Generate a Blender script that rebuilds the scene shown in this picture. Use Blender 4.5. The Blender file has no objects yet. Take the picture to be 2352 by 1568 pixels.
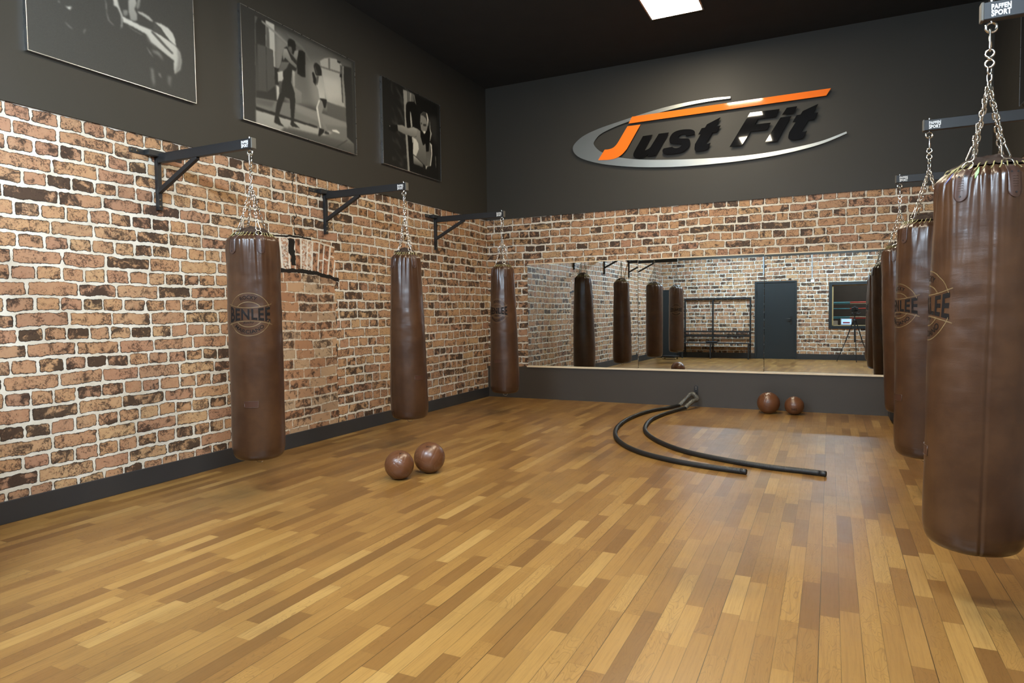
import bpy, math, random
import numpy as np
from mathutils import Vector, Matrix, noise as mn

PI = math.pi
SC = bpy.context.scene
COL = SC.collection

# ------------------------------------------------------------------ camera
FPX = 1521.84
YAW, PITCH, ROLL = 0.44822104, 0.04714935, -0.01326592
CAMZ = 1.33

def world_to_cam():
    cy, sy = math.cos(YAW), math.sin(YAW)
    R0 = np.array([[1, 0, 0], [0, 0, -1], [0, 1, 0.]])
    Ry = np.array([[cy, sy, 0], [-sy, cy, 0], [0, 0, 1]])
    cp, sp = math.cos(PITCH), math.sin(PITCH)
    Rp = np.array([[1, 0, 0], [0, cp, -sp], [0, sp, cp]])
    cr, sr = math.cos(ROLL), math.sin(ROLL)
    Rr = np.array([[cr, -sr, 0], [sr, cr, 0], [0, 0, 1]])
    return Rr @ Rp @ R0 @ Ry
RC = world_to_cam()
cd = bpy.data.cameras.new('camera')
cd.sensor_width = 36.0
cd.lens = FPX / 2352 * 36
cd.clip_start = 0.02
cam = bpy.data.objects.new('camera', cd)
COL.objects.link(cam)
m3 = Matrix((RC[0].tolist(), (-RC[1]).tolist(), (-RC[2]).tolist())).transposed()
cam.matrix_world = Matrix.Translation((0, 0, CAMZ)) @ m3.to_4x4()
SC.camera = cam

def hit(px, py, ax, v):
    """measure a point of the photograph on a known plane of the room"""
    d = RC.T @ np.array([(px - 1176) / FPX, (py - 784) / FPX, 1.0])
    o = np.array([0, 0, CAMZ])
    t = (v - o[ax]) / d[ax]
    return o + t * d

# ------------------------------------------------------------------ world, view, light levels
w = bpy.data.worlds.new('world'); SC.world = w
w.use_nodes = True
w.node_tree.nodes['Background'].inputs[0].default_value = (0.05, 0.05, 0.05, 1)
w.node_tree.nodes['Background'].inputs[1].default_value = 0.3
SC.view_settings.view_transform = 'Standard'
SC.view_settings.look = 'None'
SC.view_settings.gamma = 1
SC.view_settings.use_curve_mapping = False
SC.view_settings.exposure = 0.38
SC.cycles.max_bounces = 10
SC.cycles.diffuse_bounces = 4
SC.cycles.glossy_bounces = 6
SC.cycles.sample_clamp_indirect = 6
SC.cycles.blur_glossy = 0.0
SC.cycles.use_denoising = True

PANEL_L = 62.0        # radiance of the warm ceiling panels
COOL_L = 165.0         # radiance of the cool pendant tubes by the rear wall
PANEL_C = (1.0, 0.875, 0.66)
COOL_C = (0.66, 0.83, 1.0)

# ------------------------------------------------------------------ room numbers
LX, RX = -4.783, 1.63        # left / right wall
BY, RY = 9.11, -0.65         # back / rear wall
CZ = 4.70
BRICK = 2.712

# ------------------------------------------------------------------ helpers : scene objects
def lin(r, g, b):
    def f(c):
        c /= 255.0
        return c / 12.92 if c <= 0.04045 else ((c + 0.055) / 1.055) ** 2.4
    return (f(r), f(g), f(b), 1.0)

def empty(name, loc, label, cat, group=None, rz=0.0):
    o = bpy.data.objects.new(name, None)
    o.empty_display_size = 0.1
    o.location = loc
    o.rotation_euler = (0, 0, rz)
    COL.objects.link(o)
    o['label'] = label; o['category'] = cat
    if group: o['group'] = group
    return o

def tag(o, label, cat, group=None):
    o['label'] = label; o['category'] = cat
    if group: o['group'] = group
    return o

def struct(o):
    o['kind'] = 'structure'
    return o

def copy_tree(o, parent=None):
    c = o.copy(); COL.objects.link(c)
    if parent is not None: c.parent = parent
    for ch in list(o.children): copy_tree(ch, c)
    return c

class MB:
    """collects verts and faces, builds ONE mesh object"""
    def __init__(s): s.v = []; s.f = []
    def add(s, vs, fs):
        b = len(s.v); s.v += [tuple(p) for p in vs]; s.f += [tuple(b + i for i in f) for f in fs]
    def box(s, c, d, M=None):
        hx, hy, hz = d[0] / 2, d[1] / 2, d[2] / 2
        vs = [Vector((sx * hx, sy * hy, sz * hz)) for sx in (-1, 1) for sy in (-1, 1) for sz in (-1, 1)]
        if M is not None: vs = [M @ p for p in vs]
        c = Vector(c)
        s.add([p + c for p in vs], [(0, 1, 3, 2), (4, 6, 7, 5), (0, 4, 5, 1), (2, 3, 7, 6), (0, 2, 6, 4), (1, 5, 7, 3)])
        return s
    def b(s, x0, x1, y0, y1, z0, z1):
        return s.box(((x0 + x1) / 2, (y0 + y1) / 2, (z0 + z1) / 2), (abs(x1 - x0), abs(y1 - y0), abs(z1 - z0)))
    def bevbox(s, c, d, r, M=None):
        """box with chamfered edges"""
        hx, hy, hz = d[0] / 2, d[1] / 2, d[2] / 2
        pts = []; idx = {}
        for sx in (-1, 1):
            for sy in (-1, 1):
                for sz in (-1, 1):
                    for k in range(3):
                        p = [sx * hx, sy * hy, sz * hz]
                        for a in range(3):
                            if a != k: p[a] -= (sx, sy, sz)[a] * r
                        idx[(sx, sy, sz, k)] = len(pts); pts.append(Vector(p))
        fs = []
        S = (-1, 1)
        for q in S:
            fs.append([idx[(q, a, b, 0)] for a, b in ((-1, -1), (1, -1), (1, 1), (-1, 1))])
            fs.append([idx[(a, q, b, 1)] for a, b in ((-1, -1), (1, -1), (1, 1), (-1, 1))])
            fs.append([idx[(a, b, q, 2)] for a, b in ((-1, -1), (1, -1), (1, 1), (-1, 1))])
        for a in S:
            for b in S:
                fs.append([idx[(a, b, -1, 0)], idx[(a, b, 1, 0)], idx[(a, b, 1, 1)], idx[(a, b, -1, 1)]])
                fs.append([idx[(a, -1, b, 0)], idx[(a, 1, b, 0)], idx[(a, 1, b, 2)], idx[(a, -1, b, 2)]])
                fs.append([idx[(-1, a, b, 1)], idx[(1, a, b, 1)], idx[(1, a, b, 2)], idx[(-1, a, b, 2)]])
                for e in S: fs.append([idx[(a, b, e, 0)], idx[(a, b, e, 1)], idx[(a, b, e, 2)]])
        if M is not None: pts = [M @ p for p in pts]
        c = Vector(c)
        s.add([p + c for p in pts], fs)
        return s
    def tube(s, path, r, n=8, closed=False, cap=True):
        path = [Vector(p) for p in path]
        m = len(path)
        rs = r if isinstance(r, (list, tuple)) else [r] * m
        prev = None; rings = []
        for i in range(m):
            if closed: t = path[(i + 1) % m] - path[i - 1]
            else: t = path[min(i + 1, m - 1)] - path[max(i - 1, 0)]
            if t.length < 1e-9: t = Vector((0, 0, 1))
            t.normalize()
            if prev is None:
                a = Vector((0, 0, 1)) if abs(t.z) < 0.9 else Vector((1, 0, 0))
                u = t.cross(a).normalized()
            else:
                u = (prev - t * prev.dot(t))
                u = u.normalized() if u.length > 1e-6 else t.orthogonal().normalized()
            prev = u
            w_ = t.cross(u)
            rings.append([path[i] + (u * math.cos(2 * PI * k / n) + w_ * math.sin(2 * PI * k / n)) * rs[i] for k in range(n)])
        vs = [p for ring in rings for p in ring]
        fs = []
        for i in range(m if closed else m - 1):
            j = (i + 1) % m
            off = 0
            if closed and j == 0:
                best = min(range(n), key=lambda o: (rings[0][o] - rings[i][0]).length)
                off = best
            for k in range(n):
                fs.append((i * n + k, i * n + (k + 1) % n, j * n + (k + 1 + off) % n, j * n + (k + off) % n))
        if not closed and cap:
            fs.append(tuple(range(n - 1, -1, -1))); fs.append(tuple((m - 1) * n + k for k in range(n)))
        s.add(vs, fs)
        return s
    def cyl(s, p0, p1, r, n=16, r2=None):
        return s.tube([p0, p1], [r, r if r2 is None else r2], n)
    def lathe(s, prof, n=24, c=(0, 0, 0)):
        """prof: list of (r, z); r==0 closes"""
        vs = []; fs = []; rows = []
        for r, z in prof:
            if r <= 1e-6:
                rows.append([len(vs)]); vs.append((c[0], c[1], c[2] + z))
            else:
                rows.append([len(vs) + k for k in range(n)])
                vs += [(c[0] + r * math.cos(2 * PI * k / n), c[1] + r * math.sin(2 * PI * k / n), c[2] + z) for k in range(n)]
        for a, b in zip(rows, rows[1:]):
            for k in range(n):
                k2 = (k + 1) % n
                if len(a) == 1 and len(b) > 1: fs.append((a[0], b[k2], b[k]))
                elif len(b) == 1 and len(a) > 1: fs.append((a[k], a[k2], b[0]))
                elif len(a) > 1: fs.append((a[k], a[k2], b[k2], b[k]))
        s.add(vs, fs)
        return s
    def link(s, c, d, side, L, W, r, n=5, seg=5):
        """a chain link : stadium of length L, width W (outer), wire radius r, long axis d, flat in plane (d, side)"""
        d = Vector(d).normalized(); side = (Vector(side) - d * Vector(side).dot(d)).normalized()
        R = W / 2 - r; h = L / 2 - r - R; c = Vector(c)
        p = []
        for k in range(seg + 1):
            a = -PI / 2 + PI * k / seg
            p.append(c + side * (R * math.sin(a)) * -1 + d * (h + R * math.cos(a)))
        for k in range(seg + 1):
            a = PI / 2 + PI * k / seg
            p.append(c + side * (R * math.sin(a)) * -1 + d * (-h + R * math.cos(a)))
        return s.tube(p, r, n, closed=True)
    def extrude(s, poly, f, t):
        """flat polygon (2d pts) mapped by f(u, v, w) ; w from 0 to t ; needs simple polygon, ear-clipped by ngon"""
        n = len(poly)
        vs = [f(u, v, t) for u, v in poly] + [f(u, v, 0) for u, v in poly]
        fs = [tuple(range(n)), tuple(range(2 * n - 1, n - 1, -1))]
        fs += [(i, n + i, n + (i + 1) % n, (i + 1) % n) for i in range(n)]
        s.add(vs, fs); return s
    def build(s, name, mat, parent=None, smooth=False, bevel=0.0, recalc=True, autosmooth=None):
        me = bpy.data.meshes.new(name)
        me.from_pydata([tuple(p) for p in s.v], [], s.f)
        me.update()
        if recalc:
            import bmesh
            bm = bmesh.new(); bm.from_mesh(me)
            bmesh.ops.recalc_face_normals(bm, faces=bm.faces)
            bm.to_mesh(me); bm.free()
        if mat: me.materials.append(mat)
        if smooth: me.polygons.foreach_set('use_smooth', [True] * len(me.polygons))
        o = bpy.data.objects.new(name, me)
        COL.objects.link(o)
        if parent is not None: o.parent = parent
        if bevel > 0:
            md = o.modifiers.new('bevel', 'BEVEL'); md.width = bevel; md.segments = 2; md.limit_method = 'ANGLE'
        if autosmooth:
            import bmesh
            bm = bmesh.new(); bm.from_mesh(me)
            for e in bm.edges:
                if len(e.link_faces) == 2 and e.calc_face_angle() > autosmooth: e.smooth = False
            for fc in bm.faces: fc.smooth = True
            bm.to_mesh(me); bm.free()
        return o

def text_mesh(body, size=1.0, shear=0.0, offset=0.0, space=1.0):
    """flat 2-d outline mesh of a word, centred on u=0, v=0 : verts [(u, v)], faces"""
    cu = bpy.data.curves.new('txt', 'FONT')
    cu.body = body; cu.size = size; cu.shear = shear; cu.offset = offset; cu.space_character = space
    cu.align_x = 'CENTER'; cu.align_y = 'CENTER'; cu.resolution_u = 4
    ob = bpy.data.objects.new('txt', cu)
    COL.objects.link(ob)
    bpy.context.view_layer.update()
    me = ob.to_mesh()
    vs = [(v.co.x, v.co.y) for v in me.vertices]
    fs = [tuple(p.vertices) for p in me.polygons]
    ob.to_mesh_clear()
    bpy.data.objects.remove(ob); bpy.data.curves.remove(cu)
    us = [v[0] for v in vs]; ws = [v[1] for v in vs]
    cu_, cv_ = (max(us) + min(us)) / 2, (max(ws) + min(ws)) / 2
    return [(u - cu_, v - cv_) for u, v in vs], fs, (max(us) - min(us), max(ws) - min(ws))

# ------------------------------------------------------------------ helpers : node expressions
class E:
    def __init__(s, t, sock): s.t = t; s.s = sock
    def _m(s, op, *a):
        n = s.t.nodes.new('ShaderNodeMath'); n.operation = op
        for i, x in enumerate((s,) + a):
            if isinstance(x, E): s.t.links.new(x.s, n.inputs[i])
            else: n.inputs[i].default_value = x
        return E(s.t, n.outputs[0])
    def __add__(s, o): return s._m('ADD', o)
    __radd__ = __add__
    def __sub__(s, o): return s._m('SUBTRACT', o)
    def __rsub__(s, o): return (s * -1.0) + o
    def __mul__(s, o): return s._m('MULTIPLY', o)
    __rmul__ = __mul__
    def __truediv__(s, o): return s._m('DIVIDE', o)
    def floor(s): return s._m('FLOOR')
    def fract(s): return s._m('FRACT')
    def abs(s): return s._m('ABSOLUTE')
    def mod(s, o): return s._m('FLOORED_MODULO', o)
    def max(s, o): return s._m('MAXIMUM', o)
    def min(s, o): return s._m('MINIMUM', o)
    def sqrt(s): return s._m('SQRT')
    def gt(s, o): return s._m('GREATER_THAN', o)
    def lt(s, o): return s._m('LESS_THAN', o)
    def ss(s, a, b):
        n = s.t.nodes.new('ShaderNodeMapRange'); n.interpolation_type = 'SMOOTHSTEP'
        s.t.links.new(s.s, n.inputs[0]); n.inputs[1].default_value = a; n.inputs[2].default_value = b
        return E(s.t, n.outputs[0])
    def lerp(s, a, b):
        n = s.t.nodes.new('ShaderNodeMapRange')
        s.t.links.new(s.s, n.inputs[0]); n.inputs[3].default_value = a; n.inputs[4].default_value = b
        return E(s.t, n.outputs[0])

class NT:
    def __init__(s, name):
        s.m = bpy.data.materials.new(name); s.m.use_nodes = True
        s.t = s.m.node_tree
        s.b = s.t.nodes['Principled BSDF']
    def node(s, k): return s.t.nodes.new(k)
    def coords(s, kind='Object'):
        n = s.node('ShaderNodeTexCoord'); x = s.node('ShaderNodeSeparateXYZ')
        s.t.links.new(n.outputs[kind], x.inputs[0])
        return [E(s.t, x.outputs[i]) for i in range(3)], n.outputs[kind]
    def vec(s, *a):
        n = s.node('ShaderNodeCombineXYZ')
        for i, x in enumerate(a):
            if isinstance(x, E): s.t.links.new(x.s, n.inputs[i])
            else: n.inputs[i].default_value = x
        return n.outputs[0]
    def noise(s, v, scale=1.0, detail=2.0, rough=0.5, dist=0.0):
        n = s.node('ShaderNodeTexNoise')
        s.t.links.new(v, n.inputs['Vector'])
        n.inputs['Scale'].default_value = scale; n.inputs['Detail'].default_value = detail
        n.inputs['Roughness'].default_value = rough; n.inputs['Distortion'].default_value = dist
        return E(s.t, n.outputs[0])
    def wn(s, v):
        n = s.node('ShaderNodeTexWhiteNoise'); n.noise_dimensions = '3D'
        s.t.links.new(v, n.inputs[0])
        return E(s.t, n.outputs[0])
    def mix(s, f, a, b):
        n = s.node('ShaderNodeMix'); n.data_type = 'RGBA'
        for k, x in ((0, f), (6, a), (7, b)):
            if isinstance(x, E): s.t.links.new(x.s, n.inputs[k])
            elif hasattr(x, 'links'): s.t.links.new(x, n.inputs[k])
            else: n.inputs[k].default_value = x
        return n.outputs[2]
    def ramp(s, f, stops):
        n = s.node('ShaderNodeValToRGB')
        el = n.color_ramp.elements
        while len(el) > 1: el.remove(el[-1])
        el[0].position = stops[0][0]; el[0].color = stops[0][1]
        for p, c in stops[1:]:
            e = el.new(p); e.color = c
        s.t.links.new(f.s, n.inputs[0])
        return n.outputs[0]
    def set(s, **k):
        names = dict(color='Base Color', rough='Roughness', metal='Metallic', spec='Specular IOR Level', coat='Coat Weight', coatr='Coat Roughness', trans='Transmission Weight', ior='IOR', ecol='Emission Color', estr='Emission Strength', sheen='Sheen Weight')
        for a, x in k.items():
            i = s.b.inputs[names[a]]
            if isinstance(x, E): s.t.links.new(x.s, i)
            elif hasattr(x, 'links'): s.t.links.new(x, i)
            else: i.default_value = x
        return s
    def bump(s, h, strength=0.3, dist=0.01):
        n = s.node('ShaderNodeBump'); n.inputs['Strength'].default_value = strength; n.inputs['Distance'].default_value = dist
        s.t.links.new(h.s, n.inputs['Height']); s.t.links.new(n.outputs[0], s.b.inputs['Normal'])
        return s

def simple(name, col, rough=0.5, metal=0.0, var=0.06, scale=8.0, **k):
    """plain paint / metal / plastic with a slight procedural mottling"""
    n = NT(name)
    (x, y, z), co = n.coords()
    f = n.noise(co, scale, 4, 0.6)
    c0 = tuple(max(0, c * (1 - var)) for c in col[:3]) + (1,)
    c1 = tuple(min(1, c * (1 + var)) for c in col[:3]) + (1,)
    n.set(color=n.mix(f, c0, c1), rough=f.lerp(rough * 0.9, min(1, rough * 1.1)), metal=metal, **k)
    return n.m

# ------------------------------------------------------------------ material : printed brick wallpaper
def brick_cells(n, u, v, rowh, pl, ps, joint, rad, seed, warp=0.035, rag=1.0, jw=0.3):
    low = n.noise(n.vec(u, v, seed), 1.6, 1, 0.4)
    mid = n.noise(n.vec(u, v, seed + 3.3), 7.0, 1, 0.5)
    v2 = v + (low - 0.5) * warp + (mid - 0.5) * 0.022
    row = (v2 / rowh).floor()
    fv = ((v2 / rowh).fract() - 0.5) * rowh
    par = row.mod(2.0)
    pitch = par * (ps - pl) + pl
    ro = n.wn(n.vec(row, seed, 1.7))
    wob = n.noise(n.vec(u * 3.0, row * 7.7, seed), 1.0, 0, 0.5)
    uw = u / pitch + ro * 5.0 + wob * jw * 2
    col = uw.floor()
    fu = (uw.fract() - 0.5) * pitch
    bid = n.vec(row, col, seed)
    r1 = n.wn(bid)
    r2 = n.wn(n.vec(col, row, seed + 9.1))
    hw = pitch * 0.5 - joint * 0.42
    hh = (r2 * -0.006) + (rowh * 0.5 - joint * 0.5 + 0.002)
    px = (fu.abs() - hw + rad).max(0.0)
    py = (fv.abs() - hh + rad).max(0.0)
    d = (px * px + py * py).sqrt() - rad
    e1 = n.noise(n.vec(u, v, seed), 55.0, 2, 0.6)
    e2 = n.noise(n.vec(u, v, seed + 5), 17.0, 1, 0.5)
    d = d + (e1 - 0.5) * (0.010 * rag) + (e2 - 0.5) * (0.016 * rag)
    return d, fu, fv, r1, r2, row, col

def brick_material(name, axis, seed, uo=0.0, seam=None, arch=False):
    n = NT(name)
    (x, y, z), co = n.coords()
    u = (x if axis == 'x' else y) + uo
    if seam is not None:
        st = u.gt(seam + uo)
        u = u + st * 0.57
        zz = z - st * 0.012
    else:
        zz = z
    v = zz
    d, fu, fv, r1, r2, row, col = brick_cells(n, u, v, 0.1045, 0.318, 0.160, 0.0185, 0.013, seed, jw=0.22, rag=1.25)
    body = 1.0 - d.ss(-0.0008, 0.0016)
    rim = d.ss(-0.0075, -0.0012)
    fine = n.noise(n.vec(u, v, seed + 20), 95.0, 3, 0.7)
    grain = n.noise(n.vec(u + r1 * 13.0, v + r2 * 7.0, seed + 11), 22.0, 5, 0.72, 0.4)
    blot = n.noise(n.vec(u + r2 * 31.0, v + r1 * 11.0, seed + 2), 12.0, 5, 0.66, 0.6)
    base = n.ramp(r1, [(0.0, lin(166, 127, 96)), (0.3, lin(177, 139, 101)), (0.55, lin(161, 121, 96)), (0.8, lin(182, 149, 109)), (1.0, lin(155, 118, 93))])
    base = n.mix(grain.ss(0.38, 0.72) * 0.5, base, lin(146, 100, 74))
    base = n.mix(fine.ss(0.60, 0.8) * 0.5, base, lin(225, 178, 140))
    # dark burnt patches : some bricks clean, some nearly black
    bias = r2 * r2 * 0.17
    dk = (blot * 0.84 + fine * 0.18 + bias + rim * 0.06).ss(0.55, 0.68)
    base = n.mix(dk * 0.9, base, lin(44, 34, 28))
    clus = n.noise(n.vec(u + r1 * 3.0, v, seed + 33), 6.0, 2, 0.5)
    spk = (fine + grain * 0.5 + (clus - 0.5) * 0.55).ss(0.80, 0.90)
    base = n.mix(spk * 0.75, base, lin(54, 40, 32))
    # ink-dark broken outline, heavier low and right
    side = (fv * -9.0 + 0.55).max(0.0).min(1.0)
    ol = rim * (side * 0.75 + 0.55) * n.noise(n.vec(u, v, seed + 8), 26.0, 2, 0.6).ss(0.25, 0.48)
    base = n.mix(ol.min(1.0), base, lin(34, 25, 20))
    mor = n.noise(n.vec(u, v, seed + 14), 9.0, 4, 0.6)
    mort = n.mix(mor.ss(0.3, 0.75), lin(210, 204, 192), lin(192, 183, 166))
    mort = n.mix(n.noise(n.vec(u, v, seed + 15), 60.0, 4, 0.75).ss(0.66, 0.76) * 0.8, mort, lin(120, 96, 74))
    c = n.mix(body, mort, base)
    if arch:
        # bricked-up doorway printed on the paper
        d2, fu2, fv2, q1, q2, rr, cc = brick_cells(n, u, v, 0.096, 0.265, 0.265, 0.013, 0.008, seed + 40, warp=0.05, rag=1.3, jw=0.25)
        b2 = 1.0 - d2.ss(-0.002, 0.002)
        g2 = n.noise(n.vec(u + q1 * 9.0, v, seed + 51), 15.0, 5, 0.7, 0.5)
        bb = n.ramp(q1, [(0.0, lin(162, 121, 89)), (0.35, lin(148, 106, 77)), (0.6, lin(173, 138, 105)), (0.85, lin(167, 141, 112)), (1.0, lin(137, 100, 74))])
        bb = n.mix((g2 * 0.85 + fine * 0.15 + q2 * 0.16).ss(0.57, 0.70) * 0.9, bb, lin(52, 38, 30))
        bb = n.mix(fine.ss(0.6, 0.8) * 0.5, bb, lin(214, 176, 146))
        bb = n.mix(d2.ss(-0.006, -0.001) * n.noise(n.vec(u, v, 3.0), 14.0, 2, 0.5).ss(0.45, 0.6) * 0.8, bb, lin(50, 38, 30))
        m2 = n.mix(n.noise(n.vec(u, v, 9.0), 30.0, 4, 0.7).ss(0.4, 0.65), lin(196, 184, 164), lin(164, 146, 124))
        c2 = n.mix(b2, m2, bb)
        # relieving arch of upright bricks, polar cells
        cu, cvz, R0 = 5.05, -0.85, 2.61
        du = u - cu; dv = v - cvz
        rad_ = (du * du + dv * dv).sqrt()
        rr_ = rad_ - R0 + (n.noise(n.vec(u, v, 30.0), 9.0, 2, 0.5) - 0.5) * 0.035
        th = du / rad_ * 2.75
        tw = th / 0.083 + n.noise(n.vec(th * 6.0, 0.0, 4.0), 1.0, 0, 0.5) * 0.9
        tc = tw.floor(); tf = (tw.fract() - 0.5) * 0.083
        k1 = n.wn(n.vec(tc, 3.0, seed)); k2 = n.wn(n.vec(tc, 8.0, seed))
        split = ((rr_ - (k1 * 0.1 + 0.12)).abs() * -1.0 + 0.008) * k2.gt(0.45)
        e3 = n.noise(n.vec(u, v, 77.0), 40.0, 3, 0.6)
        da = (tf.abs() - 0.031).max((rr_ - 0.155).abs() - 0.15).max(split) + (e3 - 0.5) * 0.012
        ba = 1.0 - da.ss(-0.0015, 0.002)
        ab = n.ramp(k1, [(0.0, lin(168, 122, 90)), (0.5, lin(146, 100, 74)), (1.0, lin(178, 134, 100))])
        ab = n.mix((n.noise(n.vec(u, v, 21.0), 16.0, 5, 0.7) + k2 * 0.12).ss(0.54, 0.68) * 0.9, ab, lin(50, 36, 28))
        ca = n.mix(ba, mort, ab)
        # cracks
        ck = n.noise(n.vec(u, v, 61.0), 11.0, 3, 0.6)
        crack = ((rr_ + 0.012 + (ck - 0.5) * 0.04).abs()).lt(0.020)
        slant = (u - 4.985 + (v - 1.9) * 0.12 + (ck - 0.5) * 0.10).abs()
        gap = slant.lt(0.040) * v.gt(1.80) * v.lt(2.06)
        up = ((u - 5.02 + (ck - 0.5) * 0.16).abs()).lt(0.006) * v.gt(2.10)
        topc = ((rr_ - 0.325 + (ck - 0.5) * 0.02).abs()).lt(0.009) * u.lt(5.25)
        wob = (n.noise(n.vec(u, v, 71.0), 8.0, 2, 0.5) - 0.5) * 0.09
        inu = (u + wob).gt(4.40) * (u + wob).lt(5.60)
        c = n.mix(inu * rr_.lt(0.0), c, c2)
        c = n.mix(inu * rr_.gt(0.0) * rr_.lt(0.32), c, ca)
        blk = (crack * (u.gt(4.4) * u.lt(5.66))).max(gap).max(up).max(topc * u.gt(4.7))
        edge = ((u + wob - 5.60).abs()).lt(0.006) * v.lt(1.7) * n.noise(n.vec(u, v, 5.0), 5.0, 2, 0.5).gt(0.5)
        c = n.mix(blk.max(edge), c, lin(24, 19, 16))
    n.set(color=c, rough=0.62, spec=0.3)
    return n.m

# ------------------------------------------------------------------ material : worn oak strip floor
def floor_material():
    n = NT('oak_strip_floor')
    (x, y, z), co = n.coords()
    W_ = 0.0775
    s = (x + 0.031) / W_
    st = s.floor(); fx = s.fract()
    r0 = n.wn(n.vec(st, 4.0, 1.0))
    wob = n.noise(n.vec(st * 5.3, y * 1.1, 2.0), 1.0, 0, 0.5)
    L = y / 0.50 + r0 * 17.0 + wob * 0.9
    bl = L.floor(); fy = L.fract()
    a = n.wn(n.vec(st, bl, 3.0)); b_ = n.wn(n.vec(bl, st, 7.0))
    c = n.ramp(a, [(0.0, lin(107, 74, 35)), (0.16, lin(121, 85, 41)), (0.4, lin(131, 95, 47)), (0.62, lin(137, 100, 50)), (0.85, lin(146, 109, 56)), (1.0, lin(157, 122, 68))])
    # long grain
    g = n.noise(n.vec(x * 95.0 + b_ * 40.0, y * 3.5 + a * 9.0, 0.0), 1.0, 4, 0.62, 0.3)
    c = n.mix(g.ss(0.40, 0.72) * 0.34, c, lin(91, 57, 23))
    # cathedral figure on some blocks
    cn = n.noise(n.vec(x * 11.0 + b_ * 20.0, y * 2.2 + a * 20.0, 5.0), 1.0, 2, 0.5, 0.6)
    ring = ((cn * 22.0).fract() - 0.5).abs() * 2.0
    c = n.mix(ring.ss(0.72, 0.98) * b_.gt(0.5) * 0.42, c, lin(86, 54, 22))
    pores = n.noise(n.vec(x * 420.0, y * 26.0, 1.0), 1.0, 2, 0.5)
    c = n.mix(pores.ss(0.62, 0.72) * 0.30, c, lin(68, 44, 19))
    # traffic dirt, grey scuffs, ink-like spots
    d1 = n.noise(n.vec(x, y, 3.0), 0.9, 4, 0.62)
    c = n.mix(d1.ss(0.50, 0.72) * 0.30, c, lin(84, 65, 36))
    d2 = n.noise(n.vec(x * 3.0, y * 1.2, 9.0), 2.6, 5, 0.7)
    c = n.mix(d2.ss(0.66, 0.78) * 0.42, c, lin(71, 61, 41))
    d3 = n.noise(n.vec(x, y, 19.0), 7.0, 4, 0.7, 0.8)
    c = n.mix(d3.ss(0.745, 0.775) * 0.7, c, lin(45, 39, 31))
    sc = n.noise(n.vec(x * 1.5 + y * 0.3, y * 38.0 + x * 7.0, 2.0), 1.0, 2, 0.5)
    c = n.mix(sc.ss(0.735, 0.76) * 0.28, c, lin(160, 131, 78))
    # joints : fine between all strips, black where three-strip boards meet
    e = (fx - 0.5).abs() * -1.0 + 0.5
    wide = st.mod(5.0).lt(0.5) * fx.lt(0.5)
    jl = 1.0 - (e * W_).ss(0.0006, 0.0020)
    jw = wide * (1.0 - (e * W_).ss(0.0008, 0.0026))
    jn = n.noise(n.vec(st, y * 2.0, 0.0), 1.0, 2, 0.5)
    c = n.mix((jl * 0.75) * jn.ss(0.25, 0.6), c, lin(52, 33, 14))
    c = n.mix(jw * 0.92, c, lin(26, 19, 11))
    ey = ((fy - 0.5).abs() * -1.0 + 0.5) * 0.5
    c = n.mix((1.0 - ey.ss(0.0004, 0.0014)) * 0.35, c, lin(60, 36, 15))
    rg = n.noise(n.vec(x * 2.0, y * 2.0, 4.0), 3.0, 4, 0.65)
    n.set(color=c, rough=(rg * 0.14 + 0.24) + g * 0.05, spec=0.6)
    h = (a * 0.25) - jl * 0.5 - jw + (g * 0.12)
    n.bump(h, 0.12, 0.001)
    return n.m

# ------------------------------------------------------------------ material : leather
def leather(name, c0, c1, rough=0.40, wr=0.35):
    n = NT(name)
    (x, y, z), co = n.coords()
    f = n.noise(co, 4.5, 5, 0.6)
    f2 = n.noise(co, 38.0, 4, 0.6)
    crease = n.noise(n.vec(x * 5.0, y * 5.0, z * 26.0), 1.6, 3, 0.55, 0.5)
    c = n.mix(f.ss(0.35, 0.7), c0, c1)
    c = n.mix(f2.ss(0.55, 0.75) * 0.15, c, tuple(v * 1.5 for v in c1[:3]) + (1,))
    n.set(color=c, rough=(f * 0.14 + rough - 0.07) + f2 * 0.04, spec=0.55, coat=0.15, coatr=0.2)
    n.bump(crease * wr + n.noise(co, 260.0, 2, 0.5) * 0.10 + f * 0.5, 0.35, 0.006)
    return n.m

M = {}
M['floor'] = floor_material()
M['brick_left'] = brick_material('brick_wallpaper', 'y', 1.3, 0.0, None, True)
M['brick_back'] = brick_material('brick_wallpaper', 'x', 6.1, 10.0, -1.86)
M['brick_rear'] = brick_material('brick_wallpaper', 'x', 11.7, 20.0, -1.95)
M['brick_right'] = brick_material('brick_wallpaper', 'y', 15.2, 30.0)
M['dark_wall'] = simple('charcoal_wall_paint', lin(50, 47, 41), 0.55, var=0.05, scale=2.5, spec=0.35)
M['ceiling'] = simple('black_ceiling_paint', lin(24, 24, 22), 0.8, var=0.1, scale=2.0)
M['skirting'] = simple('anthracite_skirting', lin(44, 44, 45), 0.42, var=0.08)
M['plinth'] = simple('grey_painted_board', lin(58, 51, 43), 0.5, var=0.07, scale=4)
M['ledge'] = simple('pale_wood_strip', lin(214, 196, 168), 0.5, var=0.1, scale=20)
M['mirror'] = simple('mirror_silver', (0.68, 0.74, 0.75), 0.0, 1.0, var=0.0)
M['mirror_edge'] = simple('mirror_glass_edge', lin(130, 136, 132), 0.3, 0.0)
M['alu'] = simple('brushed_aluminium', lin(190, 192, 194), 0.28, 1.0, var=0.05, scale=30)
M['chrome'] = simple('galvanised_steel', lin(205, 205, 200), 0.18, 1.0, var=0.12, scale=60)
M['black_steel'] = simple('black_powder_coat', lin(30, 30, 31), 0.45, 0.0, var=0.1, scale=20, spec=0.5)
M['black_plastic'] = simple('black_plastic', lin(26, 26, 27), 0.45, 0.0, var=0.1)
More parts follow.
